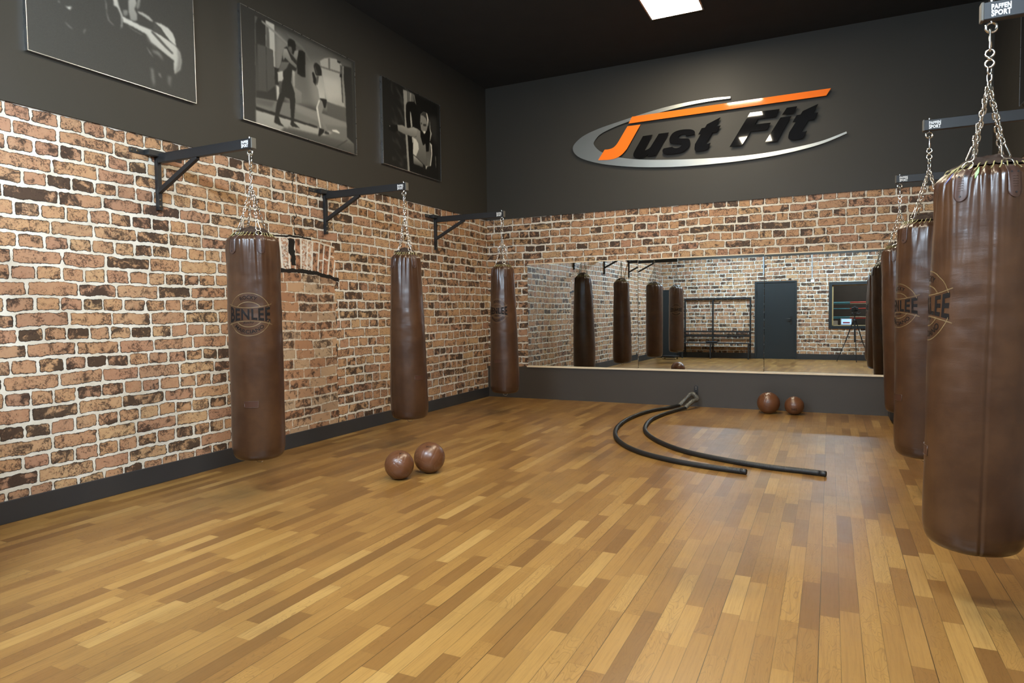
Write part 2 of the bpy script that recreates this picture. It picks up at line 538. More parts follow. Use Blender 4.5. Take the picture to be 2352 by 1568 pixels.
M['grey_plastic'] = simple('grey_plastic_cap', lin(84, 80, 72), 0.5)
M['white_print'] = simple('white_print', lin(225, 226, 224), 0.5, var=0.02)
M['bag'] = leather('brown_leather', lin(54, 33, 20), lin(70, 45, 27), 0.30)
M['bag_dark'] = leather('dark_brown_leather', lin(44, 34, 29), lin(58, 45, 38), 0.30)
M['strap'] = leather('strap_leather', lin(58, 39, 32), lin(72, 49, 40), 0.38)
M['ball'] = leather('tan_ball_leather', lin(86, 52, 30), lin(100, 61, 36), 0.33, 0.1)
M['seam'] = simple('seam_shadow', lin(52, 30, 18), 0.6)
M['cord'] = simple('olive_lacing_cord', lin(140, 128, 82), 0.7)
M['gold_print'] = simple('faded_gold_print', lin(106, 84, 54), 0.5)
M['black_print'] = simple('black_print', lin(26, 22, 20), 0.6, spec=0.15)
M['emboss'] = simple('embossed_leather', lin(64, 38, 26), 0.4)
M['orange'] = simple('orange_acrylic', lin(246, 122, 40), 0.06, 0.0, var=0.01, spec=0.55)
M['black_gloss'] = simple('black_acrylic', lin(14, 12, 11), 0.03, 0.0, var=0.01, spec=0.6)
M['silver'] = simple('brushed_silver_acrylic', lin(176, 176, 170), 0.30, 0.85, var=0.03)
M['door'] = simple('anthracite_door_paint', lin(28, 34, 37), 0.42, var=0.05, scale=3)
M['wood_pale'] = simple('pale_frame_wood', lin(170, 146, 100), 0.5, var=0.15, scale=20)
M['wood_dark'] = simple('dark_wood_panelling', lin(58, 50, 44), 0.6, var=0.3, scale=6)
M['white'] = simple('white_plastic', lin(220, 220, 215), 0.4, var=0.03)
M['rope_blue'] = simple('blue_ring_rope', lin(96, 176, 200), 0.6)
M['rope_red'] = simple('red_ring_rope', lin(206, 60, 48), 0.6)
M['rope_white'] = simple('white_ring_rope', lin(225, 214, 190), 0.6)
M['rope'] = simple('black_polypropylene_rope', lin(20, 19, 18), 0.5, var=0.25, scale=90)
M['sleeve'] = simple('grey_nylon_sleeve', lin(86, 83, 75), 0.42, var=0.35, scale=22, spec=0.5)
M['green'] = simple('green_label', lin(140, 226, 120), 0.5)
M['blue'] = simple('blue_label', lin(30, 60, 140), 0.5)

g = NT('clear_window_glass'); g.set(color=(1, 1, 1, 1), rough=0.0, trans=1.0, ior=1.05); M['glass'] = g.m

def emitter(name, col, strength):
    n = NT(name)
    n.set(color=(0.8, 0.8, 0.8, 1), ecol=tuple(col) + (1,), estr=strength)
    return n.m
M['panel_light'] = emitter('warm_led_diffuser', PANEL_C, PANEL_L)
M['tube_light'] = emitter('cool_led_diffuser', COOL_C, COOL_L)
M['hall_fill'] = emitter('hall_fill_glow', (1.0, 0.97, 0.9), 45.0)
M['duct'] = simple('grey_cable_duct', lin(150, 160, 168), 0.4)
M['screen'] = emitter('tablet_screen', (0.25, 0.45, 0.8), 1.6)

# ------------------------------------------------------------------ room shell
def box_struct(name, x0, x1, y0, y1, z0, z1, mat, parent=None):
    o = MB().b(x0, x1, y0, y1, z0, z1).build(name, mat, parent)
    if parent is None: struct(o)
    return o

box_struct('floor', LX - 0.3, RX + 0.3, RY - 0.3, BY + 0.3, -0.12, 0.0, M['floor'])
box_struct('ceiling', LX - 0.3, RX + 0.3, RY - 0.3, BY + 0.3, CZ, CZ + 0.12, M['ceiling'])
T = 0.18
box_struct('wall_left', LX - T, LX, RY - 0.3, BY + T, 0, BRICK, M['brick_left'])
box_struct('wall_back', LX - T, RX + T, BY, BY + T, 0, BRICK, M['brick_back'])
box_struct('wall_right', RX, RX + T, RY - 0.3, BY + T, 0, BRICK, M['brick_right'])
# charcoal boarding above the wallpaper stands a little proud
P_ = 0.014
box_struct('trim_1', LX - T, LX + P_, RY - 0.3, BY + T, BRICK, CZ, M['dark_wall'])
box_struct('trim_2', LX + P_, RX - P_, BY - P_, BY + T, BRICK, CZ, M['dark_wall'])
box_struct('trim_3', RX - P_, RX + T, RY - 0.3, BY + T, BRICK, CZ, M['dark_wall'])
# rear wall with the window opening
WX0, WX1, WZ0, WZ1 = -0.45, 1.05, 0.80, 1.99
rw = MB()
rw.b(LX, WX0, RY - T, RY, 0, BRICK); rw.b(WX1, RX, RY - T, RY, 0, BRICK)
rw.b(WX0, WX1, RY - T, RY, 0, WZ0); rw.b(WX0, WX1, RY - T, RY, WZ1, BRICK)
struct(rw.build('wall_rear', M['brick_rear']))
box_struct('trim_4', LX + P_, RX - P_, RY - T, RY + P_, BRICK, CZ, M['dark_wall'])

# skirtings
def skirt(name, x0, x1, y0, y1, h=0.145):
    o = box_struct(name, x0, x1, y0, y1, 0.0, h, M['skirting'])
    md = o.modifiers.new('bevel', 'BEVEL'); md.width = 0.003; md.segments = 2
skirt('baseboard_left', LX, LX + 0.016, RY, BY - 0.03)
skirt('baseboard_right', RX - 0.016, RX, RY, BY - 0.03)
DX0, DX1, DH = -2.235, -1.20, 2.06
skirt('baseboard_rear', LX + 0.016, DX0, RY, RY + 0.016)
skirt('baseboard_rear', DX1, RX - 0.016, RY, RY + 0.016)

# boxed plinth below the mirror
o = MB().b(LX, RX, BY - 0.035, BY, 0.0, 0.472).build('trim_5', M['plinth']); struct(o)
lx0, lx1 = -4.11, 1.10
o = MB().b(lx0, lx1, BY - 0.060, BY, 0.472, 0.494).build('trim_6', M['ledge'], None, bevel=0.002); struct(o)

# mirror panels : three sheets, each leaning by its own small angle
def mirror_panel(x0, x1, z0, z1, yaw, pitch, back, label):
    wdt = x1 - x0
    o = empty('wall_mirror', (x0, BY - back, z0), label, 'mirror', 'mirror sheets on the back wall')
    # sheet local : x along, -y front
    h = z1 - z0
    Mz = Matrix.Rotation(-math.radians(yaw), 4, 'Z') @ Matrix.Rotation(math.radians(pitch), 4, 'X')
    o.rotation_mode = 'QUATERNION'
    o.rotation_quaternion = Mz.to_quaternion()
    sheet = MB(); sheet.b(0.0005, wdt - 0.0005, -0.004, 0.0, 0, h)
    s = sheet.build('mirror_sheet', M['mirror'], o)
    s.data.materials.append(M['mirror_edge'])
    for p in s.data.polygons:
        if abs(p.normal.y) < 0.9: p.material_index = 1
    top = MB(); top.b(0, wdt, -0.009, 0.0, h, h + 0.014)
    top.build('top_rail', M['ledge'], o)
    return o
mirror_panel(-4.103, -2.418, 0.494, 2.006, 0.45, -0.12, 0.010, 'leftmost mirror sheet on the back wall, nearest the corner bag')
mirror_panel(-2.418, -0.768, 0.494, 2.002, 1.2, -0.15, 0.008, 'middle mirror sheet on the back wall, showing coat rack and door edge')
mirror_panel(-0.768, 1.00, 0.494, 1.998, 1.2, -0.15, 0.010, 'rightmost mirror sheet on the back wall, showing camera tripod and window')

# ------------------------------------------------------------------ ceiling panels
def ceiling_panel(x, y, label, w_=0.595):
    t = empty('ceiling_light', (x, y, CZ), label, 'ceiling light', 'square ceiling light panels')
    h = w_ / 2
    fr = MB()
    for s in (-1, 1):
        fr.b(s * (h - 0.006) - 0.009, s * (h - 0.006) + 0.009, -h - 0.006, h + 0.006, -0.014, 0.0)
        fr.b(-h + 0.003, h - 0.003, s * (h - 0.006) - 0.009, s * (h - 0.006) + 0.009, -0.014, 0.0)
    fr.build('panel_frame', M['alu'], t)
    MB().b(-h + 0.012, h - 0.012, -h + 0.012, h - 0.012, -0.010, -0.002).build('diffuser', M['panel_light'], t)
ceiling_panel(-1.615, 7.55, 'square white light panel in the ceiling before the back wall')
ceiling_panel(-1.38, 5.86, 'square light panel in the ceiling, second from back wall')
ceiling_panel(-1.38, 3.85, 'square light panel in the ceiling, third from back wall')
ceiling_panel(-1.38, 1.84, 'square light panel in the ceiling, nearest the rear wall')
def pendant(x, y, z, label, L=1.5):
    t = empty('pendant_lamp', (x, y, z), label, 'lamp', 'cool linear pendant lamps')
    MB().bevbox((0, 0, 0.03), (L, 0.16, 0.06), 0.006).build('housing', M['black_steel'], t)
    MB().b(-L / 2 + 0.01, L / 2 - 0.01, -0.07, 0.07, -0.12, 0.001).build('diffuser', M['tube_light'], t)
    MB().b(-L / 2, L / 2, -0.080, -0.072, -0.09, 0.0).build('added_light_shield', M['black_steel'], t)  # unseen dark plate, added to keep lamp light off the rear wall
    for s in (-1, 1):
        MB().cyl((s * L * 0.4, 0, 0.06), (s * L * 0.4, 0, CZ - z), 0.002, 6).build('cable', M['black_steel'], t)
pendant(-3.0, 1.0, 3.27, 'linear pendant lamp hanging near the left rear corner')
pendant(-0.1, 1.0, 3.27, 'linear pendant lamp hanging above the camera tripod')

# ------------------------------------------------------------------ punching bags
Z_ST, Z_B = 1.892, 0.268

class Bag:
    def __init__(s, seed, r, taper=0.0, fold=1.0, logo=0.0, lean=(0, 0)):
        s.seed = seed; s.r = r; s.taper = taper; s.fold = fold; s.logo = logo; s.lean = lean
        s.straps = [0, 1.57, 3.14, 4.71]
    def R(s, az, z):
        t = (z - Z_B) / (Z_ST - Z_B)
        r = s.r * (1.0 + 0.02 * math.sin(t * 3.0)) - s.taper * max(0.0, t - 0.15) ** 1.2
        # shoulder
        q = (z - (Z_ST - 0.13)) / 0.13
        if q > 0: r -= 0.012 * min(q, 1.2) ** 2.0
        q = (z - (Z_ST - 0.042)) / 0.042
        if q > 0: r -= 0.032 * min(q, 1.2) ** 1.5
        cx, cy = math.cos(az), math.sin(az)
        k = s.seed * 7.3
        dz = max(0.0, Z_ST - z)
        # gathered folds hanging from the lacing
        f = 0.0
        if dz < 0.62:
            n1 = mn.noise((cx * 2.4 + k, cy * 2.4, z * 1.2))
            n2 = mn.noise((cx * 5.2 + k, cy * 5.2 + 3, z * 2.1))
            n3 = mn.noise((cx * 10 + k, cy * 10 + 9, z * 3.0))
            ri = 1 - abs(n1) * 2.6; ri2 = 1 - abs(n2) * 2.6; ri3 = 1 - abs(n3) * 2.4
            f = -(0.008 * ri * math.exp(-dz / 0.26) + 0.010 * ri2 * math.exp(-dz / 0.15) + 0.004 * ri3 * math.exp(-dz / 0.05)) * s.fold
            f += 0.004 * math.exp(-dz / 0.1)
        lump = 0.0045 * mn.noise((cx * 1.4 + k, cy * 1.4, z * 2.4)) + 0.0018 * mn.noise((cx * 3 + k, cy * 3, z * 9.0))
        # punched creases round the middle
        cr = 0.0030 * math.exp(-((z - 1.28) / 0.32) ** 2) * mn.noise((cx * 2.2 + k, cy * 2.2, z * 26.0))
        for sa in (s.logo + 1.536, s.logo - 1.606):
            da = (az - sa + PI) % (2 * PI) - PI
            f -= 0.0042 * math.exp(-(da * r / 0.0045) ** 2) - 0.0016 * math.exp(-((abs(da) * r - 0.013) / 0.006) ** 2)
        # seam ring near the bottom
        f -= 0.003 * math.exp(-((z - Z_B - 0.075) / 0.005) ** 2)
        return max(0.02, r + f + lump + cr)
    def P(s, az, z, off=0.0):
        r = s.R(az, z) + off
        t = (1.9 - z)
        return Vector((r * math.cos(az) + s.lean[0] * t, r * math.sin(az) + s.lean[1] * t, z))

def chain(mb, p0, p1, link=0.036, wd=0.021, wire=0.0032, n=5, seg=4, tw=0.0):
    p0 = Vector(p0); p1 = Vector(p1); L = (p1 - p0).length
    k = max(2, round(L / (link - 2.2 * wire)))
    d = (p1 - p0) / k; dn = d.normalized()
    a = dn.orthogonal().normalized(); b = dn.cross(a)
    for i in range(k):
        an = tw + (i % 2) * PI / 2 + 0.25 * math.sin(i * 2.1)
        side = a * math.cos(an) + b * math.sin(an)
        mb.link(p0 + d * (i + 0.5), dn, side, link, wd, wire, n, seg)

def make_bag(bag, loc, label, straps, logo=True, patch_az=None, hi=1, extra=None):
    t = empty('punching_bag', (loc[0], loc[1], 0), label, 'punching bag', 'leather punching bags')
    NA = 288 if hi > 1 else 144
    zs = [Z_ST - 0.34 * x ** 1.6 for x in np.linspace(0, 1, 42)] + list(np.linspace(Z_ST - 0.36, Z_B + 0.2, 56)) + list(np.linspace(Z_B + 0.185, Z_B + 0.135, 6))
    vs = []; fs = []
    for z in zs:
        for k in range(NA): vs.append(bag.P(2 * PI * k / NA, z))
    nb = [(0.999, 0.12), (0.996, 0.10), (0.99, 0.085), (0.982, 0.079), (0.972, 0.073), (0.965, 0.060), (0.945, 0.046), (0.915, 0.034), (0.875, 0.024), (0.80, 0.014), (0.68, 0.008), (0.50, 0.004), (0.25, 0.001)]
    zb = Z_B + 0.135
    for fr, dz in nb:
        for k in range(NA):
            a = 2 * PI * k / NA
            p = bag.P(a, zb); c = Vector((bag.lean[0] * (1.9 - zb), bag.lean[1] * (1.9 - zb), 0))
            q = (Vector((p.x, p.y, 0)) - c) * fr + c
            vs.append(Vector((q.x, q.y, Z_B + dz)))
    rows = len(zs) + len(nb)
    for i in range(rows - 1):
        for k in range(NA):
            k2 = (k + 1) % NA
            fs.append((i * NA + k, (i + 1) * NA + k, (i + 1) * NA + k2, i * NA + k2))
    c = (bag.lean[0] * 1.63, bag.lean[1] * 1.63, Z_B)
    vs.append(c); ci = len(vs) - 1
    for k in range(NA): fs.append(((rows - 1) * NA + k, ci, (rows - 1) * NA + (k + 1) % NA))
    mb = MB(); mb.add(vs, fs)
    body = mb.build('leather_body', M['bag'], t, smooth=True)
    # crumpled top cover
    mb = MB(); vs = []; fs = []
    rr = list(np.linspace(1.04, 0.0, 16))
    for i, q in enumerate(rr):
        for k in range(64):
            a = 2 * PI * k / 64
            e = bag.P(a, Z_ST - 0.003, -0.002)
            base = Vector((e.x, e.y, 0)) * q
            hgt = 0.058 * (1 - q ** 2.0) ** 0.85 if q < 1 else -0.01
            cr = 0.022 * abs(mn.noise((base.x * 11 + bag.seed, base.y * 11, 2.0))) + 0.012 * mn.noise((base.x * 24, base.y * 24 + bag.seed, 0))
            vs.append((base.x, base.y, Z_ST + hgt + cr * (1 - q) ** 0.3 * (1 if q < 1 else 0)))
    for i in range(len(rr) - 1):
        for k in range(64):
            k2 = (k + 1) % 64
            fs.append((i * 64 + k, i * 64 + k2, (i + 1) * 64 + k2, (i + 1) * 64 + k))
    mb.add(vs, fs)
    mb.build('top_cover', M['bag_dark'], t, smooth=True)
    # lacing : slanted loops over the rim
    mb = MB(); nst = 34
    for i in range(nst):
        a0 = 2 * PI * i / nst; a1 = a0 + 0.10
        e0 = bag.P(a0, Z_ST - 0.014, 0.002); e1 = bag.P((a0 + a1) / 2, Z_ST - 0.002, 0.0035); e2 = bag.P(a1, Z_ST, 0)
        e2 = Vector((e2.x * 0.90, e2.y * 0.90, Z_ST + 0.016))
        mb.tube([e0 + Vector((0, 0, -0.001)), e1, (e1 + e2) / 2 + Vector((0, 0, 0.005)), e2], 0.0026, 6)
    mb.build('lacing', M['cord'], t, smooth=True)
    # straps with D-rings, carabiners and chains
    top = Vector((0, 0, 2.245))
    for si, sa in enumerate(straps):
        mb = MB(); H = 18; Wn = 8; vsx = []
        for lay in (0.0052, 0.0008):
            for i in range(H + 1):
                fi = 0.8 * i / (H - 6) if i < H - 6 else 0.8 + 0.2 * math.sin((i - H + 6) / 6 * PI / 2)
                z = Z_ST - 0.006 - 0.135 * fi
                for j in range(Wn + 1):
                    hw = 0.0265
                    tt = (fi - 0.80) / 0.20
                    if tt > 0: hw *= math.sqrt(max(0.0, 1 - tt * tt)) * 0.999 + 0.001
                    tt2 = 1 - fi / 0.12
                    if tt2 > 0: hw *= 1 - 0.22 * tt2
                    uu = (j / Wn - 0.5) * 2 * hw
                    rr_ = bag.R(sa, z)
                    p = bag.P(sa + uu / rr_, z, lay)
                    vsx.append(p)
        n1 = (H + 1) * (Wn + 1); fsx = []
        for i in range(H):
            for j in range(Wn):
                a = i * (Wn + 1) + j
                fsx.append((a, a + 1, a + Wn + 2, a + Wn + 1))
                fsx.append((n1 + a, n1 + a + Wn + 1, n1 + a + Wn + 2, n1 + a + 1))
        for i in range(H):
            for j, dlt in ((0, 0), (Wn, 0)):
                a = i * (Wn + 1) + j
                fsx.append((a, a + Wn + 1, n1 + a + Wn + 1, n1 + a))
        for j in range(Wn):
            fsx.append((j, n1 + j, n1 + j + 1, j + 1)); a = H * (Wn + 1) + j
            fsx.append((a, a + 1, n1 + a + 1, n1 + a))
        mb.add(vsx, fsx)
        strap = mb.build('leather_strap', M['strap'], t, smooth=True)
        for du, dz in ((-0.012, 0.032), (0.012, 0.032), (0.0, 0.115)):
            z = Z_ST - 0.006 - dz
            p = bag.P(sa + du / bag.r, z, 0.0045); q = bag.P(sa + du / bag.r, z, 0.0075)
            MB().cyl(p, q, 0.0038, 10).build('rivet', M['black_plastic'], strap)
        em = MB()
        for q in range(5):
            z = Z_ST - 0.058 - q * 0.010
            path = [bag.P(sa + du / bag.r, z + (0.0015 if j % 2 else 0), 0.0054) for j, du in enumerate(np.linspace(-0.011, 0.011, 5))]
            em.tube(path, 0.0009, 4)
        em.build('embossed_mark', M['bag_dark'], strap)
        # ring through the strap
        base = bag.P(sa, Z_ST - 0.004, 0.0)
        out = Vector((math.cos(sa), math.sin(sa), 0)); tg = Vector((-out.y, out.x, 0))
        ctr = base + Vector((0, 0, 0.012)) - out * 0.004
        tilt = (Vector((0, 0, 1)) - out * 0.55).normalized()
        rg = MB(); pts = []
        for k in range(20):
            a = 2 * PI * k / 20
            pts.append(ctr + tg * (0.021 * math.cos(a)) + tilt * (0.021 * math.sin(a)))
        rg.tube(pts, 0.0029, 8, closed=True)
        rg.build('ring', M['chrome'], t, smooth=True)
        rtop = ctr + tilt * 0.021
        dirc = (top - rtop).normalized()
        # pear-shaped carabiner
        cb = MB(); pts = []
        L_, wb, wt = 0.070, 0.016, 0.007
        sd = tg
        for k in range(9):
            a = PI + PI * k / 8
            pts.append(rtop + dirc * (wb - 0.003 + wb * math.sin(a)) + sd * (wb * math.cos(a)))
        for k in range(7):
            a = PI * k / 6
            pts.append(rtop + dirc * (L_ - wt + wt * math.sin(a)) + sd * (wt * math.cos(a)))
        cb.tube(pts, 0.0034, 8, closed=True)
        cb.build('carabiner', M['chrome'], t, smooth=True)
        ch = MB()
        chain(ch, rtop + dirc * (L_ - 0.006), top + Vector((0.004 * math.cos(sa), 0.004 * math.sin(sa), 0)), 0.036, 0.023, 0.0034, 6 if hi > 1 else 5, 5 if hi > 1 else 4, tw=0.5 + si)
        ch.build('chain', M['chrome'], t, smooth=True)
    # swivel column
    sw = MB()
    chain(sw, (0, 0, 2.235), (0, 0, 2.325), 0.040, 0.024, 0.0034, 6, 5)
    def ringm(mb, c, ax, R_, r_):
        c = Vector(c); ax = Vector(ax).normalized(); u = ax.orthogonal().normalized(); v_ = ax.cross(u)
        mb.tube([c + u * (R_ * math.cos(2 * PI * k / 20)) + v_ * (R_ * math.sin(2 * PI * k / 20)) for k in range(20)], r_, 8, closed=True)
    ringm(sw, (0, 0, 2.338), (0.3, 1, 0), 0.0155, 0.0042)
    sw.cyl((0, 0, 2.352), (0, 0, 2.364), 0.0085, 12)
    ringm(sw, (0, 0, 2.380), (0.3, 1, 0), 0.0155, 0.0042)
    sw.build('swivel', M['chrome'], t, smooth=True)
    hk = MB(); hk.link((0, 0, 2.434), (0, 0, 1), (0.2, 0.98, 0), 0.098, 0.026, 0.0042, 8, 8)
    hk.cyl((0.002, 0.0088, 2.405), (0.002, 0.0088, 2.455), 0.0058, 10)
    hk.build('snap_hook', M['chrome'], t, smooth=True)
    # pull ring under the bag
    lr = MB(); cz = Z_B - 0.012; cx, cy = bag.lean[0] * 1.63, bag.lean[1] * 1.63
    lr.tube([(cx + 0.026 * math.cos(a) * 0.95, cy + 0.026 * math.cos(a) * 0.3, cz + 0.018 * math.sin(a)) for a in np.linspace(0, 2 * PI, 24, endpoint=False)], 0.0022, 7, closed=True)
    lr.build('bottom_ring', M['chrome'], t, smooth=True)
    # stitched maker's patch
    def wrap(vs2, az, zc, off, name, mat, faces, par=body):
        mb = MB(); mb.add([bag.P(az + u / bag.r, zc + v, off) for u, v in vs2], faces)
        return mb.build(name, mat, par, recalc=False)
    paz = bag.logo if patch_az is None else patch_az
    def grid(w_, h_, nx, ny):
        vs2 = [((i / nx - 0.5) * w_, (j / ny - 0.5) * h_) for j in range(ny + 1) for i in range(nx + 1)]
        return vs2, [(j * (nx + 1) + i, j * (nx + 1) + i + 1, (j + 1) * (nx + 1) + i + 1, (j + 1) * (nx + 1) + i) for j in range(ny) for i in range(nx)]
    g1, f1 = grid(0.094, 0.044, 12, 4)
    wrap(g1, paz, 0.69, 0.0012, 'maker_patch', M['emboss'], f1)
    mb = MB()
    loop = [(u, -0.022) for u in np.linspace(-0.047, 0.047, 12)] + [(u, 0.022) for u in np.linspace(0.047, -0.047, 12)]
    mb.tube([bag.P(paz + u / bag.r, 0.69 + z, 0.0018) for u, z in loop], 0.0015, 5, closed=True)
    mb.build('patch_edge', M['bag'], body, smooth=True)
    if logo:
        az = bag.logo; zc = 1.325
        gold = MB(); blk = MB()
        off1, off2 = 0.0010, 0.0014
        def strip(pts, wd):
            """thin band along a polyline in (u, v)"""
            pts = [Vector((p[0], p[1])) for p in pts]; vs2 = []
            for i in range(len(pts)):
                d = (pts[min(i + 1, len(pts) - 1)] - pts[max(i - 1, 0)])
                d.normalize(); nn_ = Vector((-d.y, d.x)) * wd / 2
                vs2 += [pts[i] + nn_, pts[i] - nn_]
            fs2 = [(2 * i, 2 * i + 1, 2 * i + 3, 2 * i + 2) for i in range(len(pts) - 1)]
            gold.add([bag.P(az + p[0] / bag.r, zc + p[1], off1) for p in vs2], fs2)
        Rb, Rs = 0.150, 0.094
        for sg in (1, -1):
            strip([(Rb * math.cos(a), sg * Rb * math.sin(a)) for a in np.linspace(0.33, PI - 0.33, 40)], 0.0042)
            strip([(Rs * math.cos(a), sg * (0.012 + Rs * 0.80 * math.sin(a))) for a in np.linspace(0.55, PI - 0.55, 26)], 0.005)
            strip([(x_, sg * (0.046 + 1.1 * x_ * x_)) for x_ in np.linspace(-0.158, 0.158, 30)], 0.0045)
        gold.build('logo_outline', M['gold_print'], body, recalc=False)
        def word(txt, wid, hgt, fn, offset=0.0, sp=1.0):
            v2, f2, (w0, h0) = text_mesh(txt, 1.0, 0, offset, sp)
            vs3 = []
            for (a_, b_) in v2:
                uu, vv = fn(a_ / w0 * wid, b_ / h0 * hgt)
                vs3.append(bag.P(az + uu / bag.r, zc + vv, off2))
            blk.add(vs3, f2)
        word('BENLEE', 0.292, 0.074, lambda u, v: (u, v * (1.0 + 26.0 * u * u)), 0.030, 1.12)
        def arc(R_, up):
            def f(u, v):
                a = u / R_
                if up: return ((R_ + v) * math.sin(a), (R_ + v) * math.cos(a))
                return ((R_ - v) * math.sin(a), -(R_ - v) * math.cos(a))
            return f
        word('ROCKY', 0.115, 0.026, arc(0.120, True), 0.01)
        word('MARCIANO', 0.215, 0.026, arc(0.122, False), 0.01)
        word('Rocky', 0.07, 0.022, lambda u, v: (u + v * 0.2, v - 0.058 + u * 0.1), 0.0)
        blk.build('logo_lettering', M['black_print'], body, recalc=False)
    if extra: extra(t, bag)
    return t

def rad(d): return math.radians(d)
b = Bag(1, 0.181, 0.000, 1.0, rad(-57)); make_bag(b, (-3.775, 3.543), 'brown leather punching bag hanging nearest on the left wall, letters facing the room', [rad(-27), rad(-93), rad(153), rad(87)])
b = Bag(2, 0.183, 0.050, 1.0, rad(-23), (0.010, 0.0)); make_bag(b, (-3.775, 5.455), 'dark brown leather punching bag hanging in the middle of the left wall row', [rad(-20), rad(-115), rad(70), rad(160)], logo=False, patch_az=rad(-23))
b = Bag(3, 0.182, 0.046, 1.0, rad(-93), (0.010, 0.0)); make_bag(b, (-3.776, 7.60), 'brown leather punching bag hanging in the far left corner beside the mirror', [rad(-50), rad(-140), rad(40), rad(130)])
b = Bag(4, 0.181, 0.010, 1.0, rad(78)); make_bag(b, (-3.775, 1.60), 'leather punching bag of the left row seen only in the mirror, closest to the locker', [rad(60), rad(120), rad(-60), rad(-120)])
def labels_extra(t, bag):
    def flag(az, z, L, wd, mat, name):
        p = bag.P(az, z, 0.008); q = bag.P(az - 0.03, z - L, 0.010); tg = Vector((-math.sin(az), math.cos(az), 0)) * wd / 2
        mid = (p + q) / 2
        mb = MB(); out = Vector((math.cos(az), math.sin(az), 0)) * 0.0015
        vs = [p, mid + tg, q, mid - tg]
        mb.add([x + out for x in vs] + [x for x in vs], [(0, 1, 2, 3), (7, 6, 5, 4), (0, 4, 5, 1), (1, 5, 6, 2), (2, 6, 7, 3), (3, 7, 4, 0)])
        mb.build(name, mat, t)['label'] = ('bright green ' if mat is M['green'] else 'dark blue ') + 'tag'
    flag(rad(250), Z_ST - 0.004, 0.052, 0.012, M['green'], 'tag')
    flag(rad(214), Z_ST - 0.012, 0.048, 0.008, M['blue'], 'tag')
b = Bag(5, 0.189, 0.002, 1.25, rad(181), (-0.018, 0.0)); make_bag(b, (0.594, 3.43), 'largest brown leather punching bag in the right foreground with green tag', [rad(233), rad(290), rad(110), rad(53)], hi=2, extra=labels_extra)
b = Bag(6, 0.188, 0.002, 1.15, rad(203)); make_bag(b, (0.600, 5.37), 'brown leather punching bag directly behind the large right foreground bag', [rad(300), rad(215), rad(35), rad(120)])
b = Bag(7, 0.160, 0.002, 1.0, rad(20), (0.035, 0.0)); make_bag(b, (0.600, 7.50), 'narrow strip of punching bag at the right, farthest one before the mirror', [rad(245), rad(155), rad(65), rad(335)], logo=False)

# ------------------------------------------------------------------ wall brackets
def make_bracket(sgn, arm, label):
    t = empty('wall_bracket', (0, 0, 2.55), label, 'bracket', 'steel arms that carry the punching bags')
    X = lambda x: sgn * x
    mb = MB()
    mb.b(X(0), X(0.006), -0.225, 0.225, 0.012, 0.052)
    mb.build('mounting_plate', M['black_steel'], t, bevel=0.001)
    MB().b(X(0.006), X(0.062), -0.105, 0.105, 0.010, 0.054).build('cross_bar', M['black_steel'], t, bevel=0.003)
    MB().b(X(0.0), X(0.034), -0.018, 0.018, -0.40, 0.012).build('post', M['black_steel'], t, bevel=0.002)
    MB().bevbox((X((arm + 0.062) / 2 + 0.0), 0, 0.0), (arm - 0.062 + 0.04, 0.04, 0.072), 0.003).build('arm', M['black_steel'], t)
    br = MB(); p0 = Vector((X(0.034), 0, -0.25)); p1 = Vector((X(0.46), 0, -0.035))
    d = (p1 - p0); ang = math.atan2(d.z, d.x)
    br.bevbox((p0 + p1) / 2, (d.length + 0.01, 0.032, 0.036), 0.002, Matrix.Rotation(-ang, 4, 'Y'))
    br.build('brace', M['black_steel'], t)
    MB().bevbox((X(arm + 0.022), 0, 0.0), (0.012, 0.044, 0.076), 0.003).build('end_cap', M['grey_plastic'], t)
    for y in (-0.205, -0.16, 0.16, 0.205):
        bo = MB(); bo.cyl((X(0.006), y, 0.032), (X(0.010), y, 0.032), 0.011, 14); bo.cyl((X(0.010), y, 0.032), (X(0.017), y, 0.032), 0.0075, 6)
        bo.build('bolt', M['chrome'], t)
    for z in (-0.32, -0.37):
        bo = MB(); bo.cyl((X(0.034), 0, z), (X(0.037), 0, z), 0.010, 14); bo.cyl((X(0.037), 0, z), (X(0.043), 0, z), 0.007, 6)
        bo.build('bolt', M['chrome'], t)
    ey = MB()
    ey.tube([(X(arm - 0.012) + 0.020 * math.cos(a), 0.004 * math.cos(a), -0.064 + 0.020 * math.sin(a)) for a in np.linspace(0, 2 * PI, 24, endpoint=False)], 0.0055, 8, closed=True)
    ey.cyl((X(arm - 0.012), 0, -0.048), (X(arm - 0.012), 0, 0.046), 0.005, 10)
    ey.cyl((X(arm - 0.012), 0, 0.036), (X(arm - 0.012), 0, 0.046), 0.011, 12)
    ey.build('eye_bolt', M['chrome'], t, autosmooth=0.6)
    lb = MB()
    for i, (word, hh) in enumerate((('PAFFEN', 0.019), ('SPORT', 0.022))):
        v2, f2, (w0, h0) = text_mesh(word, 1.0, 0, 0.045, 1.1)
        zc = 0.012 - i * 0.026
        ctr = X(arm - 0.042)
        lb.add([(ctr + u / w0 * 0.068, -0.0206, zc + v / h0 * hh * (1.0 + 1.2 * (u / w0) ** 2)) for u, v in v2], f2)
    lb.build('brand_lettering', M['white_print'], t, recalc=False)
    return t
protoL = make_bracket(1, 1.020, 'black steel wall bracket holding the nearest bag on the left wall')
protoR = make_bracket(-1, 1.045, 'black steel wall bracket above the large right foreground bag')
for i, (y, lab) in enumerate(((3.543, None), (5.455, 'black steel wall bracket in the middle of the left wall'), (7.60, 'black steel wall bracket on the left wall nearest the far corner'), (1.60, 'black steel wall bracket on the left wall seen only in the mirror'))):
    o = protoL if i == 0 else copy_tree(protoL)
    o.location = (LX, y, 2.55)
    if lab: o['label'] = lab
